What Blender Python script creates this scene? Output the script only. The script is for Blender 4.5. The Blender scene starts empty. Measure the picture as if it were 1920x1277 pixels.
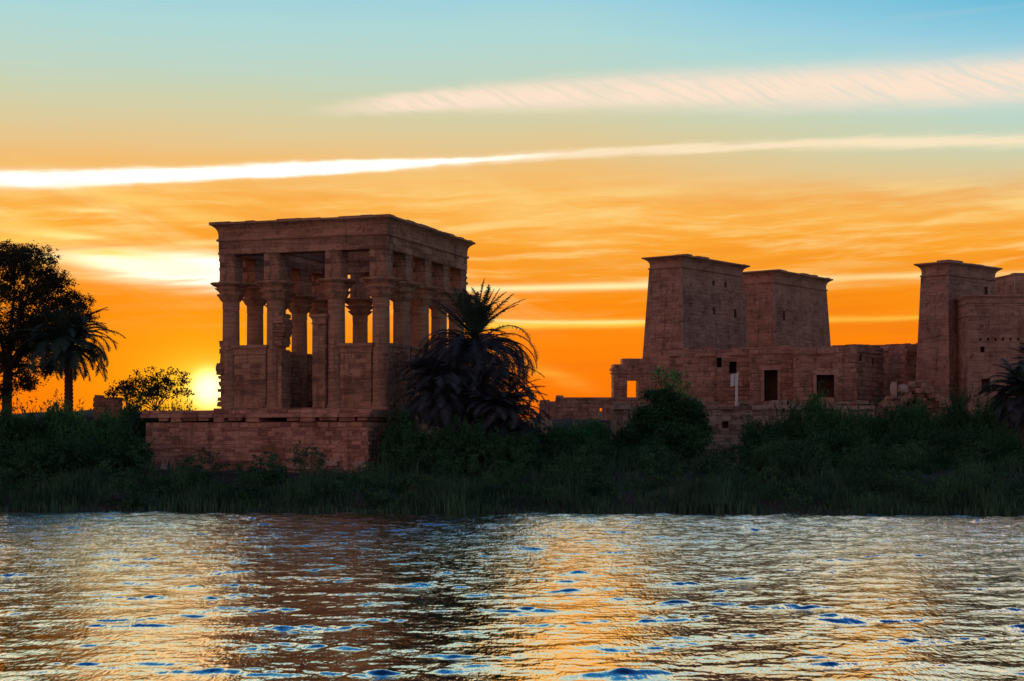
import bpy, math, random
import numpy as np
from mathutils import Vector, Matrix

SC = bpy.context.scene
COL = SC.collection
R = math.radians
F = 3150.0            # focal length in photo pixels
HY = 830.0            # horizon row in the photo
CAMZ = 4.6            # camera height above the water

# ------------------------------------------------------------------ camera
cam_d = bpy.data.cameras.new('camera')
cam = bpy.data.objects.new('camera', cam_d)
COL.objects.link(cam)
cam.location = (0, 0, CAMZ)
cam.rotation_euler = (R(90), 0, 0)
cam_d.sensor_width = 36
cam_d.lens = F / 1920 * 36
cam_d.shift_y = (HY - 638.5) / 1920
cam_d.clip_start = 0.5
cam_d.clip_end = 12000
SC.camera = cam
SC.view_settings.view_transform = 'Standard'
SC.view_settings.look = 'None'
SC.view_settings.exposure = 0.0
SC.view_settings.gamma = 1.0
SC.cycles.max_bounces = 6
SC.cycles.sample_clamp_indirect = 4.0

def srgb(r, g, b):
    def f(c):
        c /= 255.0
        return c / 12.92 if c <= 0.04045 else ((c + 0.055) / 1.055) ** 2.4
    return (f(r), f(g), f(b), 1.0)

def azel(px, py):
    az = math.atan((px - 960) / F)
    return az, math.atan((HY - py) / F * math.cos(az))

# ------------------------------------------------------------------ world
world = bpy.data.worlds.new('World')
SC.world = world
world.use_nodes = True
WT = world.node_tree
WT.nodes.clear()

class X:
    """a scalar socket with arithmetic"""
    nt = None
    def __init__(s, sock): s.s = sock
    @staticmethod
    def m(op, *a, clamp=False):
        n = X.nt.nodes.new('ShaderNodeMath'); n.operation = op; n.use_clamp = clamp
        for i, v in enumerate(a):
            if isinstance(v, X): X.nt.links.new(v.s, n.inputs[i])
            else: n.inputs[i].default_value = v
        return X(n.outputs[0])
    def __add__(s, o): return X.m('ADD', s, o)
    __radd__ = __add__
    def __sub__(s, o): return X.m('SUBTRACT', s, o)
    def __rsub__(s, o): return X.m('SUBTRACT', o, s)
    def __mul__(s, o): return X.m('MULTIPLY', s, o)
    __rmul__ = __mul__
    def __truediv__(s, o): return X.m('DIVIDE', s, o)
    def __pow__(s, o): return X.m('POWER', s, o)
def xmax(a, b): return X.m('MAXIMUM', a, b)
def xmin(a, b): return X.m('MINIMUM', a, b)
def xexp(a): return X.m('POWER', 2.718281828, a)
def sstep(x, a, b, lo=0.0, hi=1.0):
    if a > b: a, b, lo, hi = b, a, hi, lo
    n = X.nt.nodes.new('ShaderNodeMapRange'); n.interpolation_type = 'SMOOTHSTEP'
    X.nt.links.new(x.s, n.inputs[0])
    for i, v in enumerate((a, b, lo, hi)): n.inputs[i + 1].default_value = v
    return X(n.outputs[0])
def poly(x, xs, ys, deg):
    c = np.polyfit(xs, ys, min(deg, len(xs) - 1))
    e = X.m('ADD', x * float(c[0]), float(c[1]))
    for k in c[2:]: e = e * x + float(k)
    return e
def noise(u, v, w, scale=1.0, detail=4.0, rough=0.5):
    c = X.nt.nodes.new('ShaderNodeCombineXYZ')
    for i, q in enumerate((u, v, w)):
        if isinstance(q, X): X.nt.links.new(q.s, c.inputs[i])
        else: c.inputs[i].default_value = q
    n = X.nt.nodes.new('ShaderNodeTexNoise'); n.inputs['Scale'].default_value = scale
    n.inputs['Detail'].default_value = detail; n.inputs['Roughness'].default_value = rough
    X.nt.links.new(c.outputs[0], n.inputs['Vector'])
    return X(n.outputs['Fac'])
def ramp(fac, stops):
    n = X.nt.nodes.new('ShaderNodeValToRGB')
    X.nt.links.new(fac.s, n.inputs[0])
    el = n.color_ramp.elements
    el[0].position, el[0].color = stops[0]
    el[1].position, el[1].color = stops[-1]
    for p, c in stops[1:-1]:
        e = el.new(p); e.color = c
    return n.outputs[0]
def cmix(fac, a, b, mode='MIX'):
    n = X.nt.nodes.new('ShaderNodeMix'); n.data_type = 'RGBA'; n.blend_type = mode; n.clamp_factor = True
    if isinstance(fac, X): X.nt.links.new(fac.s, n.inputs[0])
    else: n.inputs[0].default_value = fac
    for i, v in ((6, a), (7, b)):
        if isinstance(v, tuple): n.inputs[i].default_value = v
        else: X.nt.links.new(v, n.inputs[i])
    return n.outputs[2]

SUN_PX = (393, 729)
SUN_AZ, SUN_EL = azel(*SUN_PX)

def build_sky():
    X.nt = WT
    tc = WT.nodes.new('ShaderNodeTexCoord')
    sp = WT.nodes.new('ShaderNodeSeparateXYZ')
    WT.links.new(tc.outputs['Generated'], sp.inputs[0])
    x, y, z = (X(sp.outputs[i]) for i in range(3))
    h = X.m('SQRT', x * x + y * y + 1e-6)
    az = X.m('ARCTAN2', x, y)
    el = X.m('ARCTAN2', z, h)
    # soft large-scale warp so nothing is ruled with a straight edge
    wob = noise(az * 5.0, el * 9.0, 3.1, 1.0, 3.0) - 0.5
    st1 = noise(az * 7.0, (el - 0.05 * az) * 95.0, 7.7, 1.0, 5.0, 0.55)      # long thin streaks
    st2 = noise(az * 16.0, (el - 0.05 * az + wob * 0.02) * 210.0, 1.3, 1.0, 4.0, 0.6)
    diag = noise((az + el * 1.2) * 9.0, (el + 0.42 * az) * 42.0, 4.4, 1.0, 4.0, 0.55)
    ee = el + 0.010 + az * 0.006 + xmax(az - 0.03, 0.0) * 0.13 * sstep(el, 0.10, 0.17) + xmax(az - 0.08, 0.0) * 0.06 * sstep(el, 0.20, 0.26) + wob * 0.012 + (st1 - 0.5) * 0.010
    f = X.m('SQRT', xmax(ee, 0.0) / 1.5708)
    front = ramp(f, [
        (0.0, srgb(226, 84, 4)), (0.12, srgb(250, 108, 4)), (0.17, srgb(255, 122, 4)), (0.214, srgb(255, 134, 8)), (0.245, srgb(252, 142, 14)),
        (0.268, srgb(250, 154, 28)), (0.289, srgb(252, 166, 46)), (0.312, srgb(250, 182, 84)), (0.332, srgb(240, 190, 118)),
        (0.341, srgb(230, 197, 140)), (0.352, srgb(219, 203, 157)), (0.366, srgb(204, 209, 176)), (0.380, srgb(189, 213, 198)),
        (0.399, srgb(174, 215, 214)), (0.418, srgb(152, 206, 223)), (0.446, srgb(98, 186, 218)), (0.50, srgb(60, 146, 212)), (0.58, srgb(24, 88, 168)), (0.70, srgb(14, 48, 100)), (1.0, srgb(12, 36, 84))])
    backl = ramp(f, [
        (0.0, (0.30, 0.12, 0.11, 1)), (0.16, (0.72, 0.27, 0.22, 1)), (0.35, (0.77, 0.31, 0.275, 1)), (0.5, (0.40, 0.22, 0.26, 1)),
        (0.7, (0.12, 0.15, 0.24, 1)), (1.0, (0.04, 0.09, 0.19, 1))])
    backr = ramp(f, [
        (0.0, (0.22, 0.15, 0.14, 1)), (0.16, (0.54, 0.47, 0.42, 1)), (0.35, (0.59, 0.52, 0.48, 1)), (0.5, (0.34, 0.32, 0.36, 1)),
        (0.7, (0.12, 0.15, 0.24, 1)), (1.0, (0.04, 0.09, 0.19, 1))])
    back = cmix(sstep(X.m('SINE', az), -0.75, 0.75), backl, backr)
    ca = X.m('COSINE', az - SUN_AZ)
    col = cmix(sstep(ca, -0.35, 0.75), back, front)
    vis = sstep(ca, 0.55, 0.85)                       # clouds live on the western half
    # diffuse streaky cirrus in the yellow zone
    hz = sstep(el, 0.055, 0.10) * (1.0 - sstep(el, 0.135, 0.168))
    col = cmix(sstep(st1, 0.52, 0.76) * hz * 0.60 * vis, col, srgb(255, 216, 140))
    dm = sstep(az, 0.07, 0.0)
    col = cmix(sstep(diag, 0.50, 0.72) * hz * 0.55 * dm * vis, col, srgb(255, 220, 142))
    lo = sstep(el, 0.025, 0.05) * (1.0 - sstep(el, 0.10, 0.13))
    col = cmix(sstep(st1, 0.56, 0.36) * lo * 0.40 * vis, col, srgb(236, 120, 20))
    dk = sstep(el, 0.085, 0.10) * (1.0 - sstep(el, 0.140, 0.158))
    st3 = noise(az * 11.0 + 3.0, (el - 0.02 * az + wob * 0.03) * 120.0, 12.1, 1.0, 6.0, 0.62)
    col = cmix(sstep(st3, 0.54, 0.36) * dk * 0.45 * vis, col, srgb(244, 154, 50))
    col = cmix(sstep(st3, 0.47, 0.68) * dk * 0.62 * vis, col, srgb(255, 218, 138))
    hi = sstep(el, 0.17, 0.20)
    col = cmix(sstep(st1, 0.55, 0.80) * hi * 0.10 * vis, col, srgb(236, 224, 205))

    def band(pts, th, rng, color, strength, edge=2.0, wobble=0.0, brk=None, rag=None):
        nonlocal col
        A = [azel(*p) for p in pts]
        c = poly(az, [a for a, e in A], [e for a, e in A], 3)
        t = xmax(poly(az, [math.atan((p - 960) / F) for p, q in th], [q / F for p, q in th], 2), 2.0 / F)
        d = X.m('ABSOLUTE', el - c + (st2 - 0.5) * (wobble / F) + (st1 - 0.5) * (wobble / F))
        if rag is not None: d = xmax(d + rag, 0.0)
        g = xexp(((d / t) ** edge) * -1.0)
        a0, a1, s0, s1 = [q / F for q in rng]
        m = sstep(az, a0 - s0, a0 + s0) * (1.0 - sstep(az, a1 - s1, a1 + s1))
        k = g * m * strength * vis
        if brk is not None: k = k * brk
        col = cmix(k, col, color)
    # broad rippled cirrus, upper right
    wr = noise(az * 22.0, el * 40.0, 21.0, 1.0, 3.0, 0.6) - 0.5
    rip = noise((az + el * 1.9 + wr * 0.020) * 115.0, (el - 0.03 * az + wr * 0.01) * 40.0, 2.0, 1.0, 5.0, 0.62)
    rip2 = noise((az + el * 1.5) * 18.0, (el - 0.03 * az) * 70.0, 8.0, 1.0, 5.0, 0.6)
    bk = xmin(sstep(rip, 0.34, 0.56, 0.60, 1.0) * sstep(rip2, 0.24, 0.5, 0.80, 1.0), 1.0)
    band([(500, 215), (740, 191), (960, 186), (1200, 174), (1440, 166), (1680, 156), (1920, 147)],
         [(500, 5), (740, 19), (960, 26), (1200, 31), (1440, 36), (1680, 40), (1920, 44)],
         (-300, 2600, 120, 10), srgb(253, 227, 204), 1.0, 3.0, 16, bk, rag=(rip - 0.5) * (26.0 / F))
    # the long bright trail
    thin = sstep(az, R(-8), R(2), 1.0, 0.85)
    band([(0, 335), (200, 334), (400, 326), (700, 309), (1000, 292), (1200, 283), (1440, 275), (1920, 263)],
         [(0, 17), (200, 16), (450, 15), (700, 11), (1000, 7), (1440, 9), (1920, 14)],
         (-2600, 2600, 10, 10), srgb(255, 232, 196), 0.97, 3.0, 14, thin, rag=wr * (16.0 / F))
    band([(0, 335), (200, 334), (400, 326), (700, 309), (1000, 293), (1400, 274)],
         [(0, 14), (450, 12), (800, 8), (1000, 4)],
         (-2600, -10, 10, 190), (1.25, 1.2, 1.1, 1), 1.0, 5.0, 12, None, rag=wr * (14.0 / F))
    # cloud field added out of view overhead, to brighten and warm the water
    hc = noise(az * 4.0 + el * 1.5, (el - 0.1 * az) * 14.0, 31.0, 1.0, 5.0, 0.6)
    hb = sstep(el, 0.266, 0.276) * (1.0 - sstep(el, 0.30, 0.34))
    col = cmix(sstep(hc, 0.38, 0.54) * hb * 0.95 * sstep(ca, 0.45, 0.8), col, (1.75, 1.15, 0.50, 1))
    # lower lines of cloud
    band([(860, 543), (1000, 538), (1200, 537), (1560, 520), (1760, 515)], [(900, 7), (1200, 7), (1560, 6), (1800, 5)],
         (-120, 900, 40, 80), srgb(255, 240, 170), 0.95, 2.0, 5, sstep(az, 0.08, 0.20, 1.0, 0.6))
    band([(860, 611), (1000, 608), (1205, 605), (1710, 596)], [(900, 8), (1205, 7), (1560, 6), (1710, 5)],
         (-120, 900, 40, 80), srgb(255, 214, 80), 0.85, 2.0, 7, sstep(az, 0.06, 0.20, 1.0, 0.6))
    band([(860, 596), (1000, 603), (1205, 602), (1710, 590)], [(900, 3), (1710, 3)], (-120, 260, 40, 60), srgb(255, 238, 160), 0.7, 2.0, 5)
    # bright cloud in front of the sun, left of the kiosk
    def blob(px, py, rx, ry, color, s, n0, n1, tilt=0.0):
        nonlocal col
        a, e = azel(px, py)
        dx = (az - a) / (rx / F)
        dy = (el - e + (az - a) * tilt + (st2 - 0.5) * (ry * 1.2 / F)) / (ry / F)
        g = xexp((dx * dx + dy * dy) * -1.0)
        col = cmix(xmin(g * sstep(st1 * 0.5 + st2 * 0.5, n0, n1) * s, 1.0) * vis, col, color)
    blob(280, 500, 190, 36, srgb(255, 205, 60), 0.9, 0.25, 0.55, 0.10)
    blob(395, 512, 150, 25, (1.5, 1.4, 1.15, 1), 2.0, 0.20, 0.42, 0.06)
    blob(280, 496, 130, 16, (1.3, 1.2, 0.85, 1), 1.5, 0.30, 0.5, 0.10)
    blob(120, 442, 70, 8, srgb(255, 236, 150), 1.2, 0.36, 0.55, 0.04)
    blob(160, 468, 110, 8, srgb(255, 226, 110), 1.0, 0.36, 0.55, 0.08)
    blob(190, 398, 70, 6, srgb(255, 232, 150), 1.0, 0.36, 0.58, 0.06)
    blob(290, 385, 150, 15, srgb(255, 216, 120), 0.8, 0.3, 0.6, 0.20)
    blob(30, 430, 90, 40, srgb(255, 212, 90), 0.7, 0.36, 0.6, 0.0)
    blob(1040, 705, 60, 14, srgb(255, 178, 60), 0.7, 0.2, 0.6, 0.3)
    blob(960, 390, 200, 40, srgb(255, 214, 130), 0.55, 0.3, 0.6, 0.22)
    blob(280, 452, 200, 17, srgb(246, 138, 30), 0.8, 0.60, 0.36, -0.05)
    blob(260, 580, 230, 45, srgb(252, 128, 6), 0.6, 0.1, 0.2, 0.0)
    # sun and its glow
    dxs = az - SUN_AZ
    dys = el - SUN_EL
    r = X.m('SQRT', dxs * dxs + dys * dys) * F
    dn = X.m('SQRT', dxs * dxs * 0.55 + (dys * dys) * 1.3) * F
    col = cmix(xexp((dn / 150.0) ** 1.5 * -1.0) * 0.70 * vis, col, srgb(255, 190, 12))
    col = cmix(xexp((dn / 56.0) ** 1.8 * -1.0) * 0.95 * vis, col, (1.3, 0.86, 0.06, 1))
    col = cmix(xexp((r / 31.0) ** 2.8 * -1.0) * vis, col, (3.0, 2.3, 0.85, 1))
    # a faint physical sky on top
    sky = WT.nodes.new('ShaderNodeTexSky'); sky.sky_type = 'NISHITA'; sky.sun_disc = False
    sky.sun_elevation = SUN_EL; sky.sun_rotation = SUN_AZ
    add = cmix(0.0015, col, sky.outputs[0], 'ADD')
    # below the horizon: dark earth
    add = cmix(sstep(el, -0.03, 0.0), (0.03, 0.02, 0.015, 1), add)
    bg = WT.nodes.new('ShaderNodeBackground')
    bg.inputs['Strength'].default_value = 1.0
    WT.links.new(add, bg.inputs['Color'])
    out = WT.nodes.new('ShaderNodeOutputWorld')
    WT.links.new(bg.outputs[0], out.inputs['Surface'])
build_sky()

# ------------------------------------------------------------------ sun
sd = bpy.data.lights.new('sun', 'SUN')
sd.energy = 2.2; sd.angle = R(0.6); sd.color = (1.0, 0.50, 0.16)
sun = bpy.data.objects.new('sun', sd); COL.objects.link(sun)
sv = Vector((math.sin(SUN_AZ) * math.cos(SUN_EL), math.cos(SUN_AZ) * math.cos(SUN_EL), math.sin(SUN_EL)))
sun.rotation_euler = (-sv).to_track_quat('-Z', 'Y').to_euler()
sun.location = (-60, 150, 60)

# ------------------------------------------------------------------ materials
def new_mat(name):
    m = bpy.data.materials.new(name); m.use_nodes = True
    X.nt = m.node_tree
    b = m.node_tree.nodes['Principled BSDF']
    return m, m.node_tree, b

def stone_mat(name, c0, c1, island=0.35, scale=1.0, dark=(0.09, 0.05, 0.04, 1), stain=0.5):
    m, nt, b = new_mat(name)
    tc = nt.nodes.new('ShaderNodeTexCoord')
    sp = nt.nodes.new('ShaderNodeSeparateXYZ'); nt.links.new(tc.outputs['Object'], sp.inputs[0])
    x, y, z = (X(sp.outputs[i]) for i in range(3))
    g = nt.nodes.new('ShaderNodeNewGeometry'); isl = X(g.outputs['Random Per Island'])
    big = noise(x * 0.28, y * 0.28, z * 0.5, scale, 5.0, 0.6)
    fine = noise(x * 3.0, y * 3.0, z * 5.0, scale, 5.0, 0.65)
    stk = noise(x * 1.6, y * 1.6, z * 0.18, scale, 4.0, 0.6)          # rain streaks
    lay = noise(x * 0.4, y * 0.4, z * 7.0, scale, 3.0, 0.6)           # bedding of the sandstone
    k = xmin(xmax((big - 0.5) * 1.8 + (fine - 0.5) * 1.6 + (isl - 0.5) * island * 2.6 + (lay - 0.5) * 1.4 + 0.5, 0.0), 1.0)
    c = cmix(k, c0, c1)
    mot = noise(x * 1.1, y * 1.1, z * 1.3, scale, 4.0, 0.6)
    c = cmix(sstep(mot, 0.54, 0.70) * 0.55, c, dark)
    c = cmix(sstep(mot, 0.44, 0.30) * 0.35, c, c1)
    c = cmix(sstep(stk + (fine - 0.5) * 0.3, 0.52, 0.72) * stain, c, dark)
    c = cmix(sstep(fine + (isl - 0.5) * 0.35, 0.66, 0.80) * 0.6, c, dark)
    nt.links.new(c, b.inputs['Base Color'])
    b.inputs['Roughness'].default_value = 0.95
    b.inputs['Specular IOR Level'].default_value = 0.15
    bp = nt.nodes.new('ShaderNodeBump'); bp.inputs['Strength'].default_value = 0.7; bp.inputs['Distance'].default_value = 0.12
    hh = fine * 0.8 + lay * 0.7 + big * 0.5
    nt.links.new(hh.s, bp.inputs['Height']); nt.links.new(bp.outputs[0], b.inputs['Normal'])
    return m

M_KIOSK = stone_mat('kiosk_sandstone', (0.210, 0.117, 0.076, 1), (0.554, 0.325, 0.200, 1))
M_TERR = stone_mat('terrace_sandstone', (0.266, 0.131, 0.091, 1), (0.664, 0.372, 0.259, 1), island=0.45)
M_PYL = stone_mat('pylon_sandstone', (0.244, 0.145, 0.103, 1), (0.554, 0.351, 0.253, 1), island=0.17, stain=0.5)
M_QUAY = stone_mat('quay_stone', (0.221, 0.151, 0.110, 1), (0.510, 0.400, 0.305, 1), island=0.45)
M_RUIN = stone_mat('ruin_sandstone', (0.254, 0.138, 0.097, 1), (0.609, 0.359, 0.253, 1), island=0.3)
M_PALE = stone_mat('pale_stone', (0.42, 0.30, 0.22, 1), (0.62, 0.46, 0.36, 1), island=0.4, stain=0.2)
M_DIM = stone_mat('shaded_recess_stone', (0.118, 0.068, 0.049, 1), (0.196, 0.113, 0.076, 1))  # darker copy of the sandstone, shade of the recesses put into its colour

def leaf_mat(name, c0, c1, trans=0.25):
    m, nt, b = new_mat(name)
    g = nt.nodes.new('ShaderNodeNewGeometry'); isl = X(g.outputs['Random Per Island'])
    tc = nt.nodes.new('ShaderNodeTexCoord')
    n = nt.nodes.new('ShaderNodeTexNoise'); n.inputs['Scale'].default_value = 0.45; n.inputs['Detail'].default_value = 2
    nt.links.new(tc.outputs['Object'], n.inputs['Vector'])
    k = xmin(xmax(isl * 0.55 + (X(n.outputs['Fac']) - 0.5) * 1.8 + 0.25, 0.0), 1.0)
    c = cmix(k, c0, c1)
    nt.links.new(c, b.inputs['Base Color'])
    b.inputs['Roughness'].default_value = 0.7
    b.inputs['Specular IOR Level'].default_value = 0.2
    tr = nt.nodes.new('ShaderNodeBsdfTranslucent'); nt.links.new(c, tr.inputs['Color'])
    mx = nt.nodes.new('ShaderNodeMixShader'); mx.inputs[0].default_value = trans
    nt.links.new(b.outputs[0], mx.inputs[1]); nt.links.new(tr.outputs[0], mx.inputs[2])
    nt.links.new(mx.outputs[0], nt.nodes['Material Output'].inputs['Surface'])
    return m
M_LEAF = leaf_mat('shrub_leaf', (0.010, 0.043, 0.022, 1), (0.073, 0.206, 0.077, 1))
M_LEAF2 = leaf_mat('bright_shrub_leaf', (0.018, 0.075, 0.033, 1), (0.106, 0.312, 0.100, 1))
M_ACAC = leaf_mat('acacia_leaf', (0.018, 0.024, 0.012, 1), (0.05, 0.055, 0.022, 1), 0.2)
M_PALM = leaf_mat('palm_leaf', (0.020, 0.050, 0.040, 1), (0.075, 0.135, 0.095, 1), 0.15)
M_SKIRT = leaf_mat('old_palm_leaf', (0.022, 0.034, 0.042, 1), (0.095, 0.115, 0.125, 1), 0.12)
M_REED = leaf_mat('reed_blade', (0.027, 0.075, 0.045, 1), (0.112, 0.230, 0.118, 1), 0.2)
M_UNDER = leaf_mat('bank_leaf', (0.007, 0.035, 0.022, 1), (0.090, 0.212, 0.080, 1), 0.2)

def bark_mat():
    m, nt, b = new_mat('bark')
    tc = nt.nodes.new('ShaderNodeTexCoord')
    n = nt.nodes.new('ShaderNodeTexNoise'); n.inputs['Scale'].default_value = 4; n.inputs['Detail'].default_value = 6
    nt.links.new(tc.outputs['Object'], n.inputs['Vector'])
    nt.links.new(cmix(X(n.outputs['Fac']), (0.03, 0.02, 0.014, 1), (0.10, 0.065, 0.045, 1)), b.inputs['Base Color'])
    b.inputs['Roughness'].default_value = 0.95
    bp = nt.nodes.new('ShaderNodeBump'); bp.inputs['Distance'].default_value = 0.08
    nt.links.new(n.outputs['Fac'], bp.inputs['Height']); nt.links.new(bp.outputs[0], b.inputs['Normal'])
    return m
M_BARK = bark_mat()

def soil_mat():
    m, nt, b = new_mat('bank_soil')
    tc = nt.nodes.new('ShaderNodeTexCoord')
    n = nt.nodes.new('ShaderNodeTexNoise'); n.inputs['Scale'].default_value = 0.35; n.inputs['Detail'].default_value = 8
    nt.links.new(tc.outputs['Object'], n.inputs['Vector'])
    nt.links.new(cmix(X(n.outputs['Fac']), (0.02, 0.018, 0.012, 1), (0.085, 0.06, 0.04, 1)), b.inputs['Base Color'])
    b.inputs['Roughness'].default_value = 1.0
    bp = nt.nodes.new('ShaderNodeBump'); bp.inputs['Distance'].default_value = 0.3
    nt.links.new(n.outputs['Fac'], bp.inputs['Height']); nt.links.new(bp.outputs[0], b.inputs['Normal'])
    return m
M_SOIL = soil_mat()

def plain_mat(name, c, rough=0.6, metal=0.0):
    m, nt, b = new_mat(name)
    tc = nt.nodes.new('ShaderNodeTexCoord')
    n = nt.nodes.new('ShaderNodeTexNoise'); n.inputs['Scale'].default_value = 5; n.inputs['Detail'].default_value = 5
    nt.links.new(tc.outputs['Object'], n.inputs['Vector'])
    d = tuple(q * 0.7 for q in c[:3]) + (1,)
    nt.links.new(cmix(X(n.outputs['Fac']), d, c), b.inputs['Base Color'])
    b.inputs['Roughness'].default_value = rough; b.inputs['Metallic'].default_value = metal
    return m
M_WHITE = plain_mat('sign_paint', (0.88, 0.84, 0.76, 1))

def water_mat():
    m, nt, b = new_mat('lake_water')
    tc = nt.nodes.new('ShaderNodeTexCoord')
    sp = nt.nodes.new('ShaderNodeSeparateXYZ'); nt.links.new(tc.outputs['Object'], sp.inputs[0])
    x, y = X(sp.outputs[0]), X(sp.outputs[1])
    n1 = noise(x * 6.0, y * 1.6, 0.0, 1.0, 2.0, 0.5)
    n2 = noise(x * 14.0, y * 3.6, 5.0, 1.0, 2.0, 0.5)
    b.inputs['Base Color'].default_value = (0.006, 0.04, 0.10, 1)
    b.inputs['Roughness'].default_value = 0.04
    b.inputs['IOR'].default_value = 1.5
    bp = nt.nodes.new('ShaderNodeBump'); bp.inputs['Strength'].default_value = 1.0; bp.inputs['Distance'].default_value = 1.0
    hh = (n1 * 0.027 + n2 * 0.015) * sstep(y, 34.0, 95.0, 0.66, 2.3)
    nt.links.new(hh.s, bp.inputs['Height']); nt.links.new(bp.outputs[0], b.inputs['Normal'])
    gl = nt.nodes.new('ShaderNodeBsdfGlossy'); gl.inputs['Roughness'].default_value = 0.04
    gl.inputs['Color'].default_value = (1.0, 0.93, 0.79, 1)
    nt.links.new(bp.outputs[0], gl.inputs['Normal'])
    mx = nt.nodes.new('ShaderNodeMixShader'); fr = nt.nodes.new('ShaderNodeFresnel'); fr.inputs['IOR'].default_value = 1.33
    nt.links.new(bp.outputs[0], fr.inputs['Normal'])
    nt.links.new(xmin(X(fr.outputs[0]) * 3.0, 0.98).s, mx.inputs[0])
    nt.links.new(b.outputs[0], mx.inputs[1]); nt.links.new(gl.outputs[0], mx.inputs[2])
    nt.links.new(mx.outputs[0], nt.nodes['Material Output'].inputs['Surface'])
    return m
M_WATER = water_mat()

# ------------------------------------------------------------------ builders
def at(px, py, Y):
    return Vector(((px - 960) / F * Y, Y, CAMZ + (HY - py) / F * Y))
def mx_(px, Y): return (px - 960) / F * Y
def mz_(py, Y): return CAMZ + (HY - py) / F * Y

def tag(o, label=None, cat=None, group=None, kind=None):
    if label: o['label'] = label
    if cat: o['category'] = cat
    if group: o['group'] = group
    if kind: o['kind'] = kind
    return o

def empty(name, loc, rz=0.0):
    o = bpy.data.objects.new(name, None); COL.objects.link(o)
    o.location = loc; o.rotation_euler = (0, 0, rz); o.empty_display_size = 0.5
    return o

class MB:
    def __init__(s): s.v = []; s.f = []; s.sm = []
    def add(s, vs, fs, smooth=False):
        k = len(s.v)
        s.v.extend([tuple(p) for p in vs])
        s.f.extend([tuple(k + i for i in q) for q in fs])
        s.sm.extend([smooth] * len(fs))
    def quad(s, a, b, c, d): s.add((a, b, c, d), ((0, 1, 2, 3),))
    def box(s, x0, x1, y0, y1, z0, z1, j=0.0, rng=None):
        q = [(x, y, z) for z in (z0, z1) for y in (y0, y1) for x in (x0, x1)]
        if j: q = [tuple(c + rng.uniform(-j, j) for c in p) for p in q]
        s.add(q, ((0, 2, 3, 1), (4, 5, 7, 6), (0, 1, 5, 4), (2, 6, 7, 3), (0, 4, 6, 2), (1, 3, 7, 5)))
    def tube(s, pts, rad, n=8, cap=True):
        rings = []
        for i, p in enumerate(pts):
            p = Vector(p)
            t = (Vector(pts[min(i + 1, len(pts) - 1)]) - Vector(pts[max(i - 1, 0)])).normalized()
            a = t.cross(Vector((0.31, 0.95, 0.1))).normalized(); b = t.cross(a)
            rings.append([p + (a * math.cos(k * 2 * math.pi / n) + b * math.sin(k * 2 * math.pi / n)) * rad[i] for k in range(n)])
        vs = [v for r in rings for v in r]
        fs = [(i * n + k, i * n + (k + 1) % n, (i + 1) * n + (k + 1) % n, (i + 1) * n + k) for i in range(len(pts) - 1) for k in range(n)]
        if cap: fs.append(tuple((len(pts) - 1) * n + k for k in range(n)))
        s.add(vs, fs, True)
    def lathe(s, prof, n=28, cx=0, cy=0, lobes=None, smooth=True):
        """prof: (r, z[, lobe amplitude, lobe count, power])"""
        vs = []
        for p in prof:
            r, z = p[0], p[1]
            amp = p[2] if len(p) > 2 else 0; ln = p[3] if len(p) > 3 else 8
            for k in range(n):
                a = k * 2 * math.pi / n
                rr = r * (1 + amp * (abs(math.cos(a * ln / 2)) - 0.6))
                vs.append((cx + rr * math.cos(a), cy + rr * math.sin(a), z))
        fs = [(i * n + k, i * n + (k + 1) % n, (i + 1) * n + (k + 1) % n, (i + 1) * n + k) for i in range(len(prof) - 1) for k in range(n)]
        s.add(vs, fs, smooth)
        s.add(vs[-n:], (tuple(range(n)),))
    def rings(s, rect, prof, cap=True):
        """loft around a rectangle (x0,x1,y0,y1): prof = (outward offset, z)"""
        x0, x1, y0, y1 = rect
        vs = []
        for o, z in prof:
            vs += [(x0 - o, y0 - o, z), (x1 + o, y0 - o, z), (x1 + o, y1 + o, z), (x0 - o, y1 + o, z)]
        fs = [(i * 4 + k, i * 4 + (k + 1) % 4, (i + 1) * 4 + (k + 1) % 4, (i + 1) * 4 + k) for i in range(len(prof) - 1) for k in range(4)]
        if cap: fs.append(tuple((len(prof) - 1) * 4 + k for k in range(4)))
        s.add(vs, fs)
    def build(s, name, mat, parent=None, loc=None):
        me = bpy.data.meshes.new(name)
        me.from_pydata(s.v, [], s.f)
        me.polygons.foreach_set('use_smooth', s.sm)
        me.materials.append(mat); me.update()
        o = bpy.data.objects.new(name, me); COL.objects.link(o)
        if parent: o.parent = parent
        if loc: o.location = loc
        return o

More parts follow.
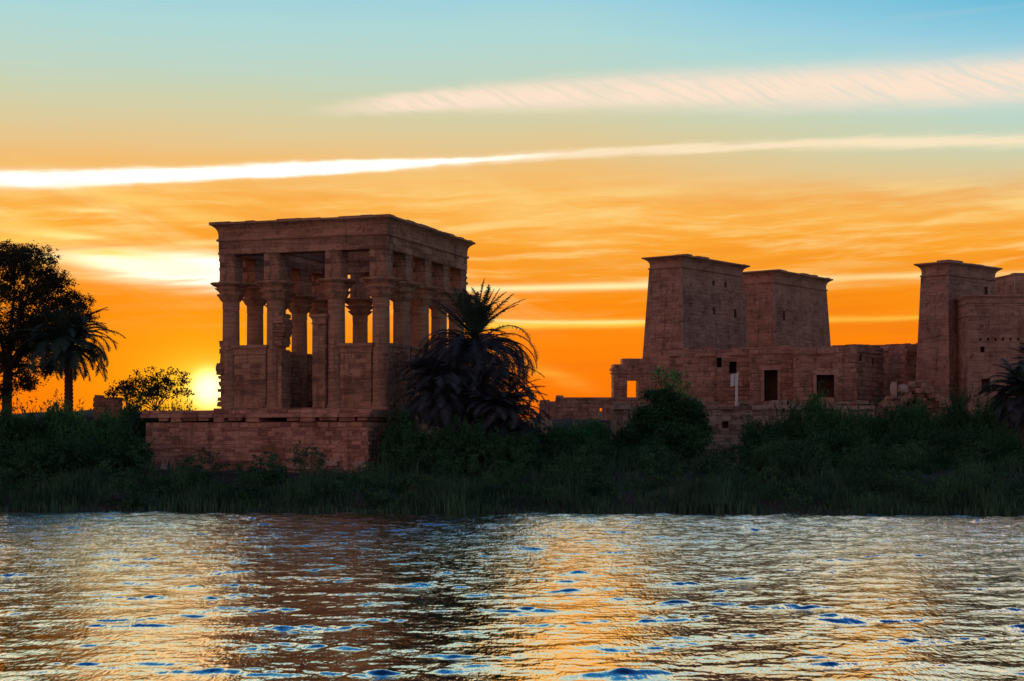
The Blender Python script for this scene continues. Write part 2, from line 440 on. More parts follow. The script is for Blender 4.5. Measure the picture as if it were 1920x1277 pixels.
def stone_face(mb, P00, P10, P01, P11, rng, holes=(), course=0.55, blen=1.3, depth=(0.012, 0.05), joint=0.03, miss=0.03, skin=True):
    """a wall face laid in courses of stone; holes are (u0,u1,v0,v1) in metres from the lower left"""
    P00, P10, P01, P11 = map(Vector, (P00, P10, P01, P11))
    W = (P10 - P00).length; H = (P01 - P00).length
    n = (P10 - P00).cross(P01 - P00).normalized()
    def P(u, v, d=0.0):
        a, b = u / W, v / H
        return P00 * (1 - a) * (1 - b) + P10 * a * (1 - b) + P01 * (1 - a) * b + P11 * a * b + n * d
    us = sorted({0.0, W} | {h[i] for h in holes for i in (0, 1)})
    vs = sorted({0.0, H} | {h[i] for h in holes for i in (2, 3)})
    for i in range(len(us) - 1):
        for j in range(len(vs) - 1):
            um, vm = (us[i] + us[i + 1]) / 2, (vs[j] + vs[j + 1]) / 2
            if any(h[0] < um < h[1] and h[2] < vm < h[3] for h in holes): continue
            mb.quad(P(us[i], vs[j]), P(us[i + 1], vs[j]), P(us[i + 1], vs[j + 1]), P(us[i], vs[j + 1]))
    if skin:
        v = 0.0
        while v < H - 0.08:
            ch = min(course * rng.uniform(0.8, 1.2), H - v)
            if H - v - ch < 0.2: ch = H - v
            u = -rng.uniform(0, blen)
            while u < W:
                bl = blen * rng.uniform(0.6, 1.5)
                segs = [(max(u, 0.0), min(u + bl, W))]
                for h in holes:
                    if h[2] < v + ch - 0.02 and h[3] > v + 0.02:
                        out = []
                        for a, b in segs:
                            if h[1] <= a or h[0] >= b: out.append((a, b)); continue
                            if h[0] > a: out.append((a, h[0]))
                            if h[1] < b: out.append((h[1], b))
                        segs = out
                for a, b in segs:
                    if b - a < 0.12 or rng.random() < miss: continue
                    d = rng.uniform(*depth); j = joint / 2; e = min(0.02, ch / 5)
                    lo = [P(a + j, v + j), P(b - j, v + j), P(b - j, v + ch - j), P(a + j, v + ch - j)]
                    hi = [P(a + j + e, v + j + e, d), P(b - j - e, v + j + e, d), P(b - j - e, v + ch - j - e, d), P(a + j + e, v + ch - j - e, d)]
                    mb.add(lo + hi, ((4, 5, 6, 7), (0, 1, 5, 4), (1, 2, 6, 5), (2, 3, 7, 6), (3, 0, 4, 7)))
                u += bl
            v += ch
    return P, n

def recess(name, parent, P, n, h, depth, mat=None, frame=False):
    """a window or doorway sunk in a wall face, as a part of its own"""
    mb = MB()
    u0, u1, v0, v1 = h
    f = [P(u0, v0), P(u1, v0), P(u1, v1), P(u0, v1)]
    b = [p - n * depth for p in f]
    mb.add(f + b, ((4, 5, 6, 7), (0, 4, 7, 3), (5, 1, 2, 6), (7, 6, 2, 3), (0, 1, 5, 4)))
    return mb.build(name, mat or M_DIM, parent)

def stone_block(mb, x0, x1, y0, y1, z0, z1, rng, bat=(0, 0, 0, 0), faces='wsen', holes={}, **kw):
    """a battered block: bat = inward lean of (w, e, s, n) per metre of height; s is the side towards -y"""
    H = z1 - z0
    X0, X1, Y0, Y1 = x0 + bat[0] * H, x1 - bat[1] * H, y0 + bat[2] * H, y1 - bat[3] * H
    res = {}
    sides = {'s': ((x0, y0, z0), (x1, y0, z0), (X0, Y0, z1), (X1, Y0, z1)),
             'e': ((x1, y0, z0), (x1, y1, z0), (X1, Y0, z1), (X1, Y1, z1)),
             'n': ((x1, y1, z0), (x0, y1, z0), (X1, Y1, z1), (X0, Y1, z1)),
             'w': ((x0, y1, z0), (x0, y0, z0), (X0, Y1, z1), (X0, Y0, z1))}
    for k, q in sides.items():
        res[k] = stone_face(mb, *q, rng, holes.get(k, ()), skin=(k in faces), **kw)
    mb.quad((X0, Y0, z1), (X1, Y0, z1), (X1, Y1, z1), (X0, Y1, z1))
    return res, (X0, X1, Y0, Y1)

def ragged_top(mb, x0, x1, y0, y1, z, rng, hmax=0.5, gap=0.35, blen=1.1):
    x = x0
    while x < x1 - 0.3:
        l = min(blen * rng.uniform(0.5, 1.5), x1 - x)
        if rng.random() > gap:
            yy = rng.uniform(0.0, 0.3) * (y1 - y0)
            mb.box(x + 0.02, x + l - 0.02, y0 + yy, y1 - 0.05, z + 0.003, z + hmax * rng.uniform(0.3, 1.0), 0.03, rng)
        x += l

CAVETTO = [(0.0, 0.0), (0.10, 0.03), (0.14, 0.09), (0.10, 0.15), (0.02, 0.18), (0.02, 0.40), (0.06, 0.58), (0.17, 0.73), (0.34, 0.84), (0.5, 0.90), (0.5, 1.0)]
def cornice(mb, rect, z, h, out, nu=1):
    mb.rings(rect, [(o * out * 2, z + t * h) for o, t in CAVETTO])

# numpy mesh of many quads
def np_quads(name, V, mat, parent=None, loc=None):
    """V: (n,4,3)"""
    n = len(V)
    me = bpy.data.meshes.new(name)
    me.vertices.add(n * 4); me.loops.add(n * 4); me.polygons.add(n)
    me.vertices.foreach_set('co', np.ascontiguousarray(V, dtype=np.float32).ravel())
    me.loops.foreach_set('vertex_index', np.arange(n * 4, dtype=np.int32))
    me.polygons.foreach_set('loop_start', np.arange(0, n * 4, 4, dtype=np.int32))
    me.polygons.foreach_set('loop_total', np.full(n, 4, dtype=np.int32))
    me.materials.append(mat); me.update(calc_edges=True); me.validate()
    o = bpy.data.objects.new(name, me); COL.objects.link(o)
    if parent: o.parent = parent
    if loc is not None: o.location = loc
    return o

def rand_dirs(n, g):
    d = g.normal(size=(n, 3)); return d / np.linalg.norm(d, axis=1, keepdims=True)

def leaves(C, g, size, aspect=0.45, up=0.0):
    """diamond leaves at the centres C"""
    n = len(C)
    a = rand_dirs(n, g); a[:, 2] += up; a /= np.linalg.norm(a, axis=1, keepdims=True)
    b = np.cross(a, rand_dirs(n, g)); b /= np.linalg.norm(b, axis=1, keepdims=True) + 1e-9
    s = (size * g.uniform(0.6, 1.4, n))[:, None]
    a = a * s; b = b * s * aspect
    return np.stack([C - a, C - b * 0.9 + a * 0.1, C + a, C + b * 0.9 + a * 0.1], axis=1)

def leaf_cloud(lumps, n, g, per=26, clump=0.34, shell=0.55):
    """leaf centres gathered in clumps spread through ellipsoid lumps (x,y,z,r,rz)"""
    L = np.array(lumps, float)
    w = L[:, 3] ** 2; w /= w.sum()
    nc = max(1, n // per)
    i = g.choice(len(L), nc, p=w)
    d = rand_dirs(nc, g); rr = g.uniform(shell ** 3, 1.0, nc) ** (1 / 3)
    off = d * rr[:, None] * np.stack([L[i, 3], L[i, 3], L[i, 4]], axis=1)
    cc = L[i, :3] + off
    cs = clump * g.uniform(0.6, 1.5, nc)
    C = np.repeat(cc, per, axis=0) + g.normal(size=(nc * per, 3)) * np.repeat(cs, per)[:, None] * np.array([0.6, 0.6, 0.42])
    return C

# ------------------------------------------------------------------ terrain and water
def shore(x): return 109.3 - 0.085 * x + 0.5 * np.sin(x * 0.21) + 0.35 * np.sin(x * 0.53 + 1)
def sst(t): t = np.clip(t, 0, 1); return t * t * (3 - 2 * t)
def ground_z(x, y):
    x = np.asarray(x, float); y = np.asarray(y, float)
    t = y - shore(x)
    k = sst((x + 8) / 8)                       # left to right
    m0 = 146 * (1 - k) + 168 * k
    z = np.where(t < 0, t * 0.12, 0.9 * sst(t / 5.0) + 1.3 * sst((t - 3) / 20))
    z = z + (7.0 - 2.2) * sst((y - (m0 - 4)) / 13.0)
    z = z + 0.15 * np.sin(x * 0.7 + y * 0.4) * sst(t / 6) + 0.1 * np.sin(x * 1.9 - y * 1.1) * sst(t / 6)
    z = z - 9.5 * sst((y - 330) / 60)
    return np.maximum(z, -2.5)

def make_ground():
    xs = np.concatenate([np.linspace(-220, -50, 24)[:-1], np.linspace(-50, 70, 241), np.linspace(70, 240, 24)[1:]])
    ys = np.concatenate([np.linspace(100, 175, 151), np.linspace(175, 420, 50)[1:]])
    XX, YY = np.meshgrid(xs, ys)
    ZZ = ground_z(XX, YY)
    edge = sst((np.abs(XX - 10) - 150) / 60); ZZ = ZZ * (1 - edge) - 2.5 * edge
    V = np.stack([XX, YY, ZZ], -1).reshape(-1, 3)
    nx, ny = len(xs), len(ys)
    mb = MB(); mb.v = [tuple(p) for p in V]
    mb.f = [(j * nx + i, j * nx + i + 1, (j + 1) * nx + i + 1, (j + 1) * nx + i) for j in range(ny - 1) for i in range(nx - 1)]
    mb.sm = [True] * len(mb.f)
    tag(mb.build('ground', M_SOIL), kind='structure')
make_ground()

def make_water():
    g = np.random.default_rng(11)
    y0, y1 = 22.0, 118.0
    nr, nc = 860, 560
    ys = y0 * (y1 / y0) ** np.linspace(0, 1, nr)
    ys = 0.5 * ys + 0.5 * np.linspace(y0, y1, nr)
    s = np.linspace(-1, 1, nc)
    YY = np.repeat(ys[:, None], nc, 1)
    XX = s[None, :] * (0.36 * YY + 5.0)
    Z = np.zeros_like(XX); 
    nw = 120
    lam = np.exp(g.uniform(np.log(0.36), np.log(4.2), nw))
    th = R(-82) + g.normal(size=nw) * R(62)
    for i in range(nw):
        k = 2 * np.pi / lam[i]
        slope = 0.0128 * (lam[i] / 1.2) ** -0.15
        Z += (slope / k) * np.sin(k * (np.cos(th[i]) * XX + np.sin(th[i]) * YY) + g.uniform(0, 6.28))
    # gusty patches: waves come in groups
    grp = np.zeros_like(XX)
    for i in range(14):
        kk = 2 * np.pi / g.uniform(0.9, 3.6); t2 = g.uniform(0, 6.28)
        grp += np.sin(kk * (0.55 * np.cos(t2) * XX + np.sin(t2) * YY * 0.8) + g.uniform(0, 6.28))
    grp = grp / np.sqrt(7.0)
    Z *= (0.40 + 0.62 * sst((YY - 35) / 65)) + (0.95 - 0.50 * sst((YY - 34) / 45)) * np.clip(grp - 0.45, 0.0, 1.1)
    Z = np.where(Z > 0, Z * 1.15, Z * 0.9)
    e = np.minimum(1, (1 - np.abs(s)) * 30)[None, :] * np.minimum(1, (YY - y0) / 1.5)
    Z *= np.clip(e, 0, 1)
    V = np.stack([XX, YY, Z], -1).reshape(-1, 3)
    idx = np.arange(nr * nc).reshape(nr, nc)
    Q = np.stack([idx[:-1, :-1], idx[:-1, 1:], idx[1:, 1:], idx[1:, :-1]], -1).reshape(-1, 4)
    w0, w1 = 0.36 * y0 + 5, 0.36 * y1 + 5
    B = 5000.0
    ring = np.array([(-w0, y0, 0), (w0, y0, 0), (w1, y1, 0), (-w1, y1, 0), (-B, -600, 0), (B, -600, 0), (B, B, 0), (-B, B, 0)], float)
    k = len(V)
    V = np.concatenate([V, ring])
    Q = np.concatenate([Q, np.array([(4, 5, 1, 0), (5, 6, 2, 1), (6, 7, 3, 2), (7, 4, 0, 3)]) + k])
    n = len(Q)
    me = bpy.data.meshes.new('water')
    me.vertices.add(len(V)); me.loops.add(n * 4); me.polygons.add(n)
    me.vertices.foreach_set('co', V.astype(np.float32).ravel())
    me.loops.foreach_set('vertex_index', Q.astype(np.int32).ravel())
    me.polygons.foreach_set('loop_start', np.arange(0, n * 4, 4, dtype=np.int32))
    me.polygons.foreach_set('loop_total', np.full(n, 4, dtype=np.int32))
    me.polygons.foreach_set('use_smooth', np.ones(n, dtype=bool))
    me.materials.append(M_WATER); me.update(calc_edges=True); me.validate()
    o = bpy.data.objects.new('water', me); COL.objects.link(o)
    tag(o, kind='structure')
make_water()

def make_hills():
    rng = random.Random(5)
    mb = MB()
    n = 220
    xs = [-1500 + 3000 * i / (n - 1) for i in range(n)]
    def top(x):
        px = 960 + F * x / 1600
        base = 30 if px < 700 else 30 - 24 * min(1, (px - 700) / 250)
        return base + 4 * math.sin(x * 0.011) + 2.5 * math.sin(x * 0.031 + 1) + 1.2 * math.sin(x * 0.083 + 2)
    rows = [(1450, 0.0), (1520, 0.55), (1570, 0.85), (1600, 1.0), (1680, 0.7), (1900, 0.0)]
    vs = [(x, y, -1 + (top(x) + 1) * k) for y, k in rows for x in xs]
    mb.add(vs, [(j * n + i, j * n + i + 1, (j + 1) * n + i + 1, (j + 1) * n + i) for j in range(len(rows) - 1) for i in range(n - 1)], True)
    tag(mb.build('hills', M_SOIL), kind='structure')
make_hills()

# ------------------------------------------------------------------ the kiosk
def make_kiosk():
    rng = random.Random(21)
    th = R(-18.91)
    ex = Vector((math.cos(th), math.sin(th))); ey = Vector((-math.sin(th), math.cos(th)))
    corner = Vector((mx_(714.5, 141.0), 141.0))                   # centre of the near corner column
    Z0 = 7.55
    root = empty('temple_kiosk', (corner.x, corner.y, Z0), th)
    tag(root, 'roofless sandstone kiosk with bell-capital columns and screen walls standing on the stone terrace', 'temple')
    XS = [-14.11, -9.85, -4.10, 0.0]
    YS = [0.0, 4.44, 8.885, 13.33, 17.77]
    HC, HN, HW, HA, HT = 11.0, 9.2, 13.25, 14.35, 15.95     # capital top, neck, window top, architrave top, cornice top
    # plinth
    mb = MB()
    stone_block(mb, -15.2, 1.1, -1.1, 18.9, -6.0, 0.0, rng, faces='sew', course=0.45)
    mb.build('plinth', M_KIOSK, root)
    # one column
    r0 = 0.76
    mb = MB()
    mb.lathe([(r0 * 1.12, 0.004), (r0 * 1.12, 0.22), (r0 * 1.02, 0.28), (r0, 0.5), (r0 * 0.985, 4), (r0 * 0.95, 8.0), (r0 * 0.93, 8.55),
              (r0 * 0.98, 8.6), (r0 * 0.98, 8.7), (r0 * 0.93, 8.74), (r0 * 0.98, 8.8), (r0 * 0.98, 8.9), (r0 * 0.93, 8.95), (r0 * 0.98, 9.0), (r0 * 0.98, 9.12), (r0 * 0.93, 9.2)], 26)
    col = mb.build('column', M_KIOSK, root)
    def capital(kind):
        c = MB()
        if kind == 0:
            c.lathe([(0.75, 9.203), (0.90, 9.36, .05, 16), (1.02, 9.62, .12, 16), (1.16, 9.80, .18, 16), (1.16, 9.86, .18, 16), (0.96, 9.90, .04, 8), (1.08, 10.1, .12, 8), (1.30, 10.30, .22, 8),
                     (1.34, 10.36, .22, 8), (1.12, 10.40, .06, 8), (1.40, 10.56, .16, 8), (1.66, 10.70, .22, 8), (1.70, 10.82, .22, 8), (1.58, 10.86, .2, 8), (1.2, 10.88, .1, 8), (0.9, 10.90)], 64)
        else:
            c.lathe([(0.75, 9.203), (0.92, 9.35, .08, 12), (1.12, 9.58, .18, 12), (1.12, 9.64, .18, 12), (0.92, 9.68, .02, 12), (1.10, 9.86, .14, 12), (1.32, 10.06, .22, 12), (1.32, 10.12, .22, 12), (1.06, 10.16, .04, 8),
                     (1.30, 10.38, .16, 8), (1.58, 10.62, .24, 8), (1.68, 10.74, .24, 8), (1.66, 10.84, .22, 8), (1.2, 10.88, .1, 8), (0.9, 10.90)], 64)
        c.box(-0.78, 0.78, -0.78, 0.78, 10.895, HC)
        return c
    caps = [capital(0), capital(1)]
    capo = [None, None]
    pos = [(x, 0.0) for x in XS] + [(x, YS[-1]) for x in XS] + [(XS[0], y) for y in YS[1:-1]] + [(XS[-1], y) for y in YS[1:-1]]
    # the square block above every capital
    pm = MB()
    rb = random.Random(3)
    stone_block(pm, -0.72, 0.72, -0.72, 0.72, HC, HW - 0.003, rb, course=0.56, blen=1.4, depth=(0.01, 0.035))
    pier0 = pm.build('abacus_block', M_KIOSK, col)
    c0 = caps[0].build('capital', M_KIOSK, col)
    c1 = caps[1].build('capital', M_KIOSK, None)
    for i, (x, y) in enumerate(pos):
        k = i % 2
        if i == 0:
            o = col; o.location = (x, y, 0)
            continue
        o = col.copy(); COL.objects.link(o); o.parent = root; o.location = (x, y, 0); o.rotation_euler.z = 0.0
        p = pier0.copy(); COL.objects.link(p); p.parent = o
        if x == XS[0] and 0 < y < YS[-1]: p.scale.y = 1.6
        if k == 1 and c1.parent is None: c = c1
        else:
            c = (c0 if k == 0 else c1).copy(); COL.objects.link(c)
        c.parent = o; c.rotation_euler.z = rng.uniform(0, 0.3)
    # architrave ring, four beams butted end to end
    a0 = 0.78; WX = XS[0]; WY = YS[-1]
    mb = MB()
    kw = dict(course=0.55, blen=2.2, depth=(0.01, 0.04), miss=0.02)
    stone_block(mb, WX - a0, a0, -a0, a0, HW, HA, rng, **kw)
    stone_block(mb, WX - a0, a0, WY - a0, WY + a0, HW, HA, rng, **kw)
    stone_block(mb, WX - a0, WX + a0, a0 + .003, WY - a0 - .003, HW, HA, rng, faces='we', **kw)
    stone_block(mb, -a0, a0, a0 + .003, WY - a0 - .003, HW, HA, rng, faces='we', **kw)
    mb.quad((WX - a0, -a0, HW), (WX - a0, WY + a0, HW), (WX + a0, WY + a0, HW), (WX + a0, -a0, HW))
    mb.quad((-a0, -a0, HW), (-a0, WY + a0, HW), (a0, WY + a0, HW), (a0, -a0, HW))
    mb.quad((WX + a0, -a0, HW), (WX + a0, a0, HW), (-a0, a0, HW), (-a0, -a0, HW))
    mb.quad((WX + a0, WY - a0, HW), (WX + a0, WY + a0, HW), (-a0, WY + a0, HW), (-a0, WY - a0, HW))
    mb.build('architrave', M_KIOSK, root)
    # cavetto cornice: outer loft, inner wall, no roof
    mb = MB()
    x0, x1, y0, y1 = WX - a0, a0, -a0, WY + a0
    mb.rings((x0, x1, y0, y1), [(o * 1.24, HA + 0.003 + t * (HT - HA)) for o, t in CAVETTO], cap=False)
    inn = 1.7
    ob = 0.62
    top = [(x0 - ob, y0 - ob), (x1 + ob, y0 - ob), (x1 + ob, y1 + ob), (x0 - ob, y1 + ob)]
    ins = [(x0 + inn, y0 + inn), (x1 - inn, y0 + inn), (x1 - inn, y1 - inn), (x0 + inn, y1 - inn)]
    vs = [(a, b, HT + 0.003) for a, b in top] + [(a, b, HT + 0.003) for a, b in ins] + [(a, b, HA + 0.003) for a, b in ins]
    fs = []
    for k in range(4):
        j = (k + 1) % 4
        fs += [(k, j, 4 + j, 4 + k), (4 + k, 4 + j, 8 + j, 8 + k)]
    mb.add(vs, fs)
    x = x0 - ob
    while x < x1 + ob - 0.5:                                     # worn, uneven lip
        l = min(rng.uniform(0.8, 2.4), x1 + ob - x)
        if rng.random() < 0.7: mb.box(x, x + l - 0.03, y0 - ob + 0.02, y0 + 0.6, HT + 0.006, HT + rng.uniform(0.03, 0.10))
        x += l
    y = y0 - ob + 1.6
    while y < y1 + ob - 0.5:
        l = min(rng.uniform(0.8, 2.4), y1 + ob - y)
        if rng.random() < 0.7: mb.box(x1 - 0.6, x1 + ob - 0.02, y, y + l - 0.03, HT + 0.006, HT + rng.uniform(0.03, 0.10))
        y += l
    mb.build('cornice', M_KIOSK, root)
    # screen walls between the columns
    def screen(ax, a, b, c, h=5.42, door=False):
        m = MB()
        s0, s1 = a + 0.62, b - 0.62
        t = 0.62
        hb = h - 0.85
        if ax == 'x':
            stone_block(m, s0, s1, c - t, c + t, 0.004, hb, rng, faces='sn', course=0.5, blen=1.0, depth=(0.01, 0.045))
            o = m.build('screen_wall', M_KIOSK, root)
            q = MB(); q.rings((s0, s1, c - t, c + t), [(0.0, hb + .003), (0.07, hb + 0.03), (0.09, hb + 0.09), (0.03, hb + 0.15), (0.03, hb + 0.35), (0.10, hb + 0.5), (0.22, hb + 0.62), (0.22, h)])
        else:
            stone_block(m, c - t, c + t, s0, s1, 0.004, hb, rng, faces='ew', course=0.5, blen=1.0, depth=(0.01, 0.12))
            o = m.build('screen_wall', M_KIOSK, root)
            q = MB(); q.rings((c - t, c + t, s0, s1), [(0.0, hb + .003), (0.07, hb + 0.03), (0.09, hb + 0.09), (0.03, hb + 0.15), (0.03, hb + 0.35), (0.10, hb + 0.5), (0.22, hb + 0.62), (0.22, h)])
        q.build('coping', M_KIOSK, o)
    screen('x', XS[0], XS[1], 0.0); screen('x', XS[2], XS[3], 0.0)
    for i in range(3): screen('x', XS[i], XS[i + 1], WY)
    for i in range(4):
        screen('y', YS[i], YS[i + 1], XS[0]); 
        screen('y', YS[i], YS[i + 1], XS[3])
    # gateway in the wide middle bay: jambs, one ruined, one with its cap
    def jamb(x0, x1, y, h, cap):
        m = MB()
        stone_block(m, x0, x1, y - 0.8, y + 0.8, 0.004, h, rng, course=0.5, blen=0.9, depth=(0.01, 0.05))
        o = m.build('door_jamb', M_KIOSK, root)
        if cap:
            q = MB(); q.rings((x0, x1, y - 0.8, y + 0.8), [(0, h + .003), (0.08, h + .04), (0.1, h + .1), (0.02, h + .16), (0.02, h + .35), (0.12, h + .55), (0.24, h + .68), (0.24, h + .85)])
            q.build('cap', M_KIOSK, o)
        return o
    jamb(-5.95, -4.80, 0.0, 7.05, True)
    jamb(-9.20, -8.85, 0.0, 5.0, False)
    # broken remains of the second capital of the gateway, clinging to the column
    m = MB()
    for k in range(26):
        z = 5.25 + k * 0.105
        w = 0.25 + 0.55 * math.sin((k + 2) / 29 * math.pi) * rng.uniform(0.6, 1.15)
        cx = -9.15 + rng.uniform(-0.18, 0.18)
        m.box(cx - w * 0.6, cx + w * 0.7, -0.95 + rng.uniform(-0.15, 0.2), 0.6, z, z + rng.uniform(0.18, 0.34), 0.06, rng)
    m.build('broken_stonework', M_KIOSK, root)
    # rough unfinished bosses on both outer corners
    m = MB()
    m.box(-14.84, -14.5, -0.55, 0.5, 0.3, 5.6)
    for k in range(15):
        z = 0.3 + k * 0.36 + rng.uniform(-0.12, 0.12)
        w = rng.choice([0.0, 0.04, 0.1, 0.2, 0.34, 0.4]) * (0.5 if k > 11 else 1.0)
        m.box(-14.83 - w, -14.4, -0.75 + rng.uniform(0, .2), rng.uniform(-0.2, 0.6), z, z + rng.uniform(0.2, 0.5), 0.06, rng)
    m.build('rough_bosses', M_KIOSK, root)
    m = MB()
    m.box(0.4, 0.735, 0.2, 3.9, 0.2, 5.3)
    for k in range(14):
        for q in range(9):
            z = 0.2 + k * 0.37; y = 0.2 + q * 0.42
            if rng.random() < 0.5: m.box(0.3, 0.72 + rng.uniform(0.03, 0.28), y, y + rng.uniform(0.22, 0.4), z, z + rng.uniform(0.15, 0.3), 0.03, rng)
    m.build('rough_bosses', M_KIOSK, root)
    m = MB()                                                     # nibbled outer edges above
    for k in range(12):
        z = 11.1 + k * 0.27
        if rng.random() < 0.5: m.box(-14.83 - rng.uniform(0.02, 0.16), -14.6, -0.7, 0.2, z, z + 0.24, 0.02, rng)
    m.box(-14.845, -14.6, -0.62, 0.15, 11.1, 14.3)
    m.build('worn_edge', M_KIOSK, root)
    m = MB()
    m.box(0.3, 0.73, 18.32, 18.51, 11.1, 14.3)
    for k in range(12):
        z = 11.1 + k * 0.27
        if rng.random() < 0.5: m.box(0.2, 0.72 + rng.uniform(0.02, 0.16), 18.3, 18.56, z, z + 0.24, 0.02, rng)
    m.build('worn_edge', M_KIOSK, root)
make_kiosk()

# ------------------------------------------------------------------ terrace under the kiosk
def make_terrace():
    rng = random.Random(8)
    th = R(-19.0)
    p = at(690, 767, 133.0)
    root = empty('stone_terrace', (p.x, p.y, 0.0), th)
    tag(root, 'reddish block-built terrace wall rising from the bank below the kiosk', 'terrace wall')
    L, D, top = 20.2, 8.6, 7.26
    mb = MB()
    stone_block(mb, -L, 0, 0, D, 0.6, top - 1.0, rng, bat=(0.01, 0.01, 0.015, 0), faces='sew', course=0.36, blen=0.85, depth=(0.01, 0.09), joint=0.05, miss=0.05)
    for k in range(16):                                          # broken facing near the foot
        x = -L + rng.uniform(0.2, L - 0.6)
        mb.box(x, x + rng.uniform(0.4, 1.1), -0.2, 0.3, 2.3 + rng.uniform(-0.7, 0.8), 2.7 + rng.uniform(0.3, 0.9), 0.08, rng)
    mb.build('wall', M_TERR, root)
    mb = MB()
    x = -L - 0.3
    while x < 0.25:                                              # coping slabs with a broken lower lip
        l = min(rng.uniform(0.9, 2.0), 0.3 - x)
        o = rng.choice([0.30, 0.28, 0.34, 0.12, 0.26])
        mb.box(x + 0.012, x + l - 0.012, -o, D, top - 0.62, top - 0.30 + rng.uniform(-0.02, 0.02), 0.01, rng)
        if rng.random() < 0.8: mb.box(x + 0.02, x + l * rng.uniform(0.6, 0.95), -o * 0.6, D, top - 1.0 + rng.uniform(0.004, 0.16), top - 0.623)
        mb.box(x + 0.01, x + l - 0.01, 0.02, D, top - 0.28, top + rng.uniform(-0.02, 0.02), 0.01, rng)
        x += l
    mb.build('coping', M_TERR, root)
    for k, (x, z, w, h) in enumerate([(-1.2, 2.55, 1.0, 0.5), (-3.6, 2.75, 1.0, 0.42), (-6.8, 2.5, 2.3, 0.3), (-4.1, 3.15, 0.7, 0.26), (-18.6, 2.4, 0.7, 0.4), (-0.62, 2.2, 0.5, 0.8)]):
        m = MB(); m.box(x, x + w, -0.22, 0.2, z, z + h, 0.05, rng)
        m.build('pale_facing_stone', M_PALE, root)
make_terrace()

# ------------------------------------------------------------------ pylons
def make_pylon(name, label, near, ang, L, T, z0, ztop, ch, holes, bat=0.055, seed=1, out=0.75, group=None):
    """near = plan position of the near top corner; the long face runs along +x local, the thickness along +y"""
    rng = random.Random(seed)
    root = empty(name, (near[0], near[1], z0), ang)
    tag(root, label, 'pylon tower', group)
    H = ztop - z0 - ch
    b = bat
    e = b * H
    mb = MB()
    hs = {'s': [tuple(h) for h in holes]}
    res, rect = stone_block(mb, -e, L + e, -e, T + e, 0, H, rng, bat=(b, b, b, b), faces='swe', holes=hs, course=0.44, blen=1.0, depth=(0.01, 0.06), joint=0.055, miss=0.03)
    mb.build('wall', M_PYL, root)
    P, n = res['s']
    for h in holes: recess('window', root, P, n, h, 1.3)
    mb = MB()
    mb.rings(rect, [(o * out * 2, H + 0.003 + t * ch) for o, t in CAVETTO])
    X0, X1, Y0, Y1 = rect
    x = X0 - out
    while x < X1 + out - 0.3:
        l = min(rng.uniform(0.7, 2.0), X1 + out - x)
        if rng.random() < 0.6: mb.box(x, x + l - 0.03, Y0 - out + 0.02, Y0 + 0.9, H + ch + 0.006, H + ch + rng.uniform(0.04, 0.16))
        x += l
    mb.build('cornice', M_PYL, root)
    # corner roll mouldings
    for (xa, ya, xb, yb) in ((-e, -e, X0, Y0), (L + e, -e, X1, Y0), (-e, T + e, X0, Y1)):
        m = MB(); m.tube([(xa, ya, 0.0), (xb, yb, H)], [0.11, 0.11], 8); m.build('corner_roll', M_PYL, root)
    return root

A1 = math.atan2(13.0, 9.9)
cA = at(1281, 477, 200.0)
e1 = Vector((math.cos(A1), math.sin(A1))); e2 = Vector((-math.sin(A1), math.cos(A1)))
OUT = 0.75
nA = Vector((cA.x, cA.y)) + (e1 + e2) * OUT
make_pylon('pylon_tower', 'tall sandstone pylon tower with four small windows, behind the long ruined wall', nA, A1, 14.7, 4.4, 7.0, cA.z, 1.5,
           [(8.2, 8.8, 17.0, 17.6), (11.5, 12.1, 17.0, 17.6), (8.0, 8.6, 13.4, 14.2), (13.7, 14.4, 13.3, 14.4)], seed=31, group='pylon towers of the temple')
make_pylon('pylon_tower', 'second pylon tower of the pair, half hidden by the taller one with four windows', nA + e1 * 23.0, A1, 14.9, 5.2, 7.0, cA.z + 0.1, 1.7,
           [(2.6, 3.2, 13.7, 15.0)], seed=32, group='pylon towers of the temple')
A3 = R(43.5)
cC = at(1780, 489, 175.0)
f1 = Vector((math.cos(A3), math.sin(A3))); f2 = Vector((-math.sin(A3), math.cos(A3)))
nC = Vector((cC.x, cC.y)) + (f1 + f2) * 0.6
make_pylon('pylon_tower', 'narrow pylon tower rising beside the wall with the row of square holes', nC, A3, 9.4, 3.1, 7.0, cC.z, 1.45,
           [(8.0, 8.75, 13.2, 14.4)], bat=0.035, seed=33, out=0.6, group='pylon towers of the temple')
cD = at(1903, 513, 196.0)
make_pylon('pylon_tower', 'broken tower edge cut off by the picture, past the gap beside the narrow pylon tower', (cD.x, cD.y), R(10), 12, 5, 7.0, cD.z, 0.8,
           [], bat=0.0, seed=34, out=0.12, group='pylon towers of the temple')

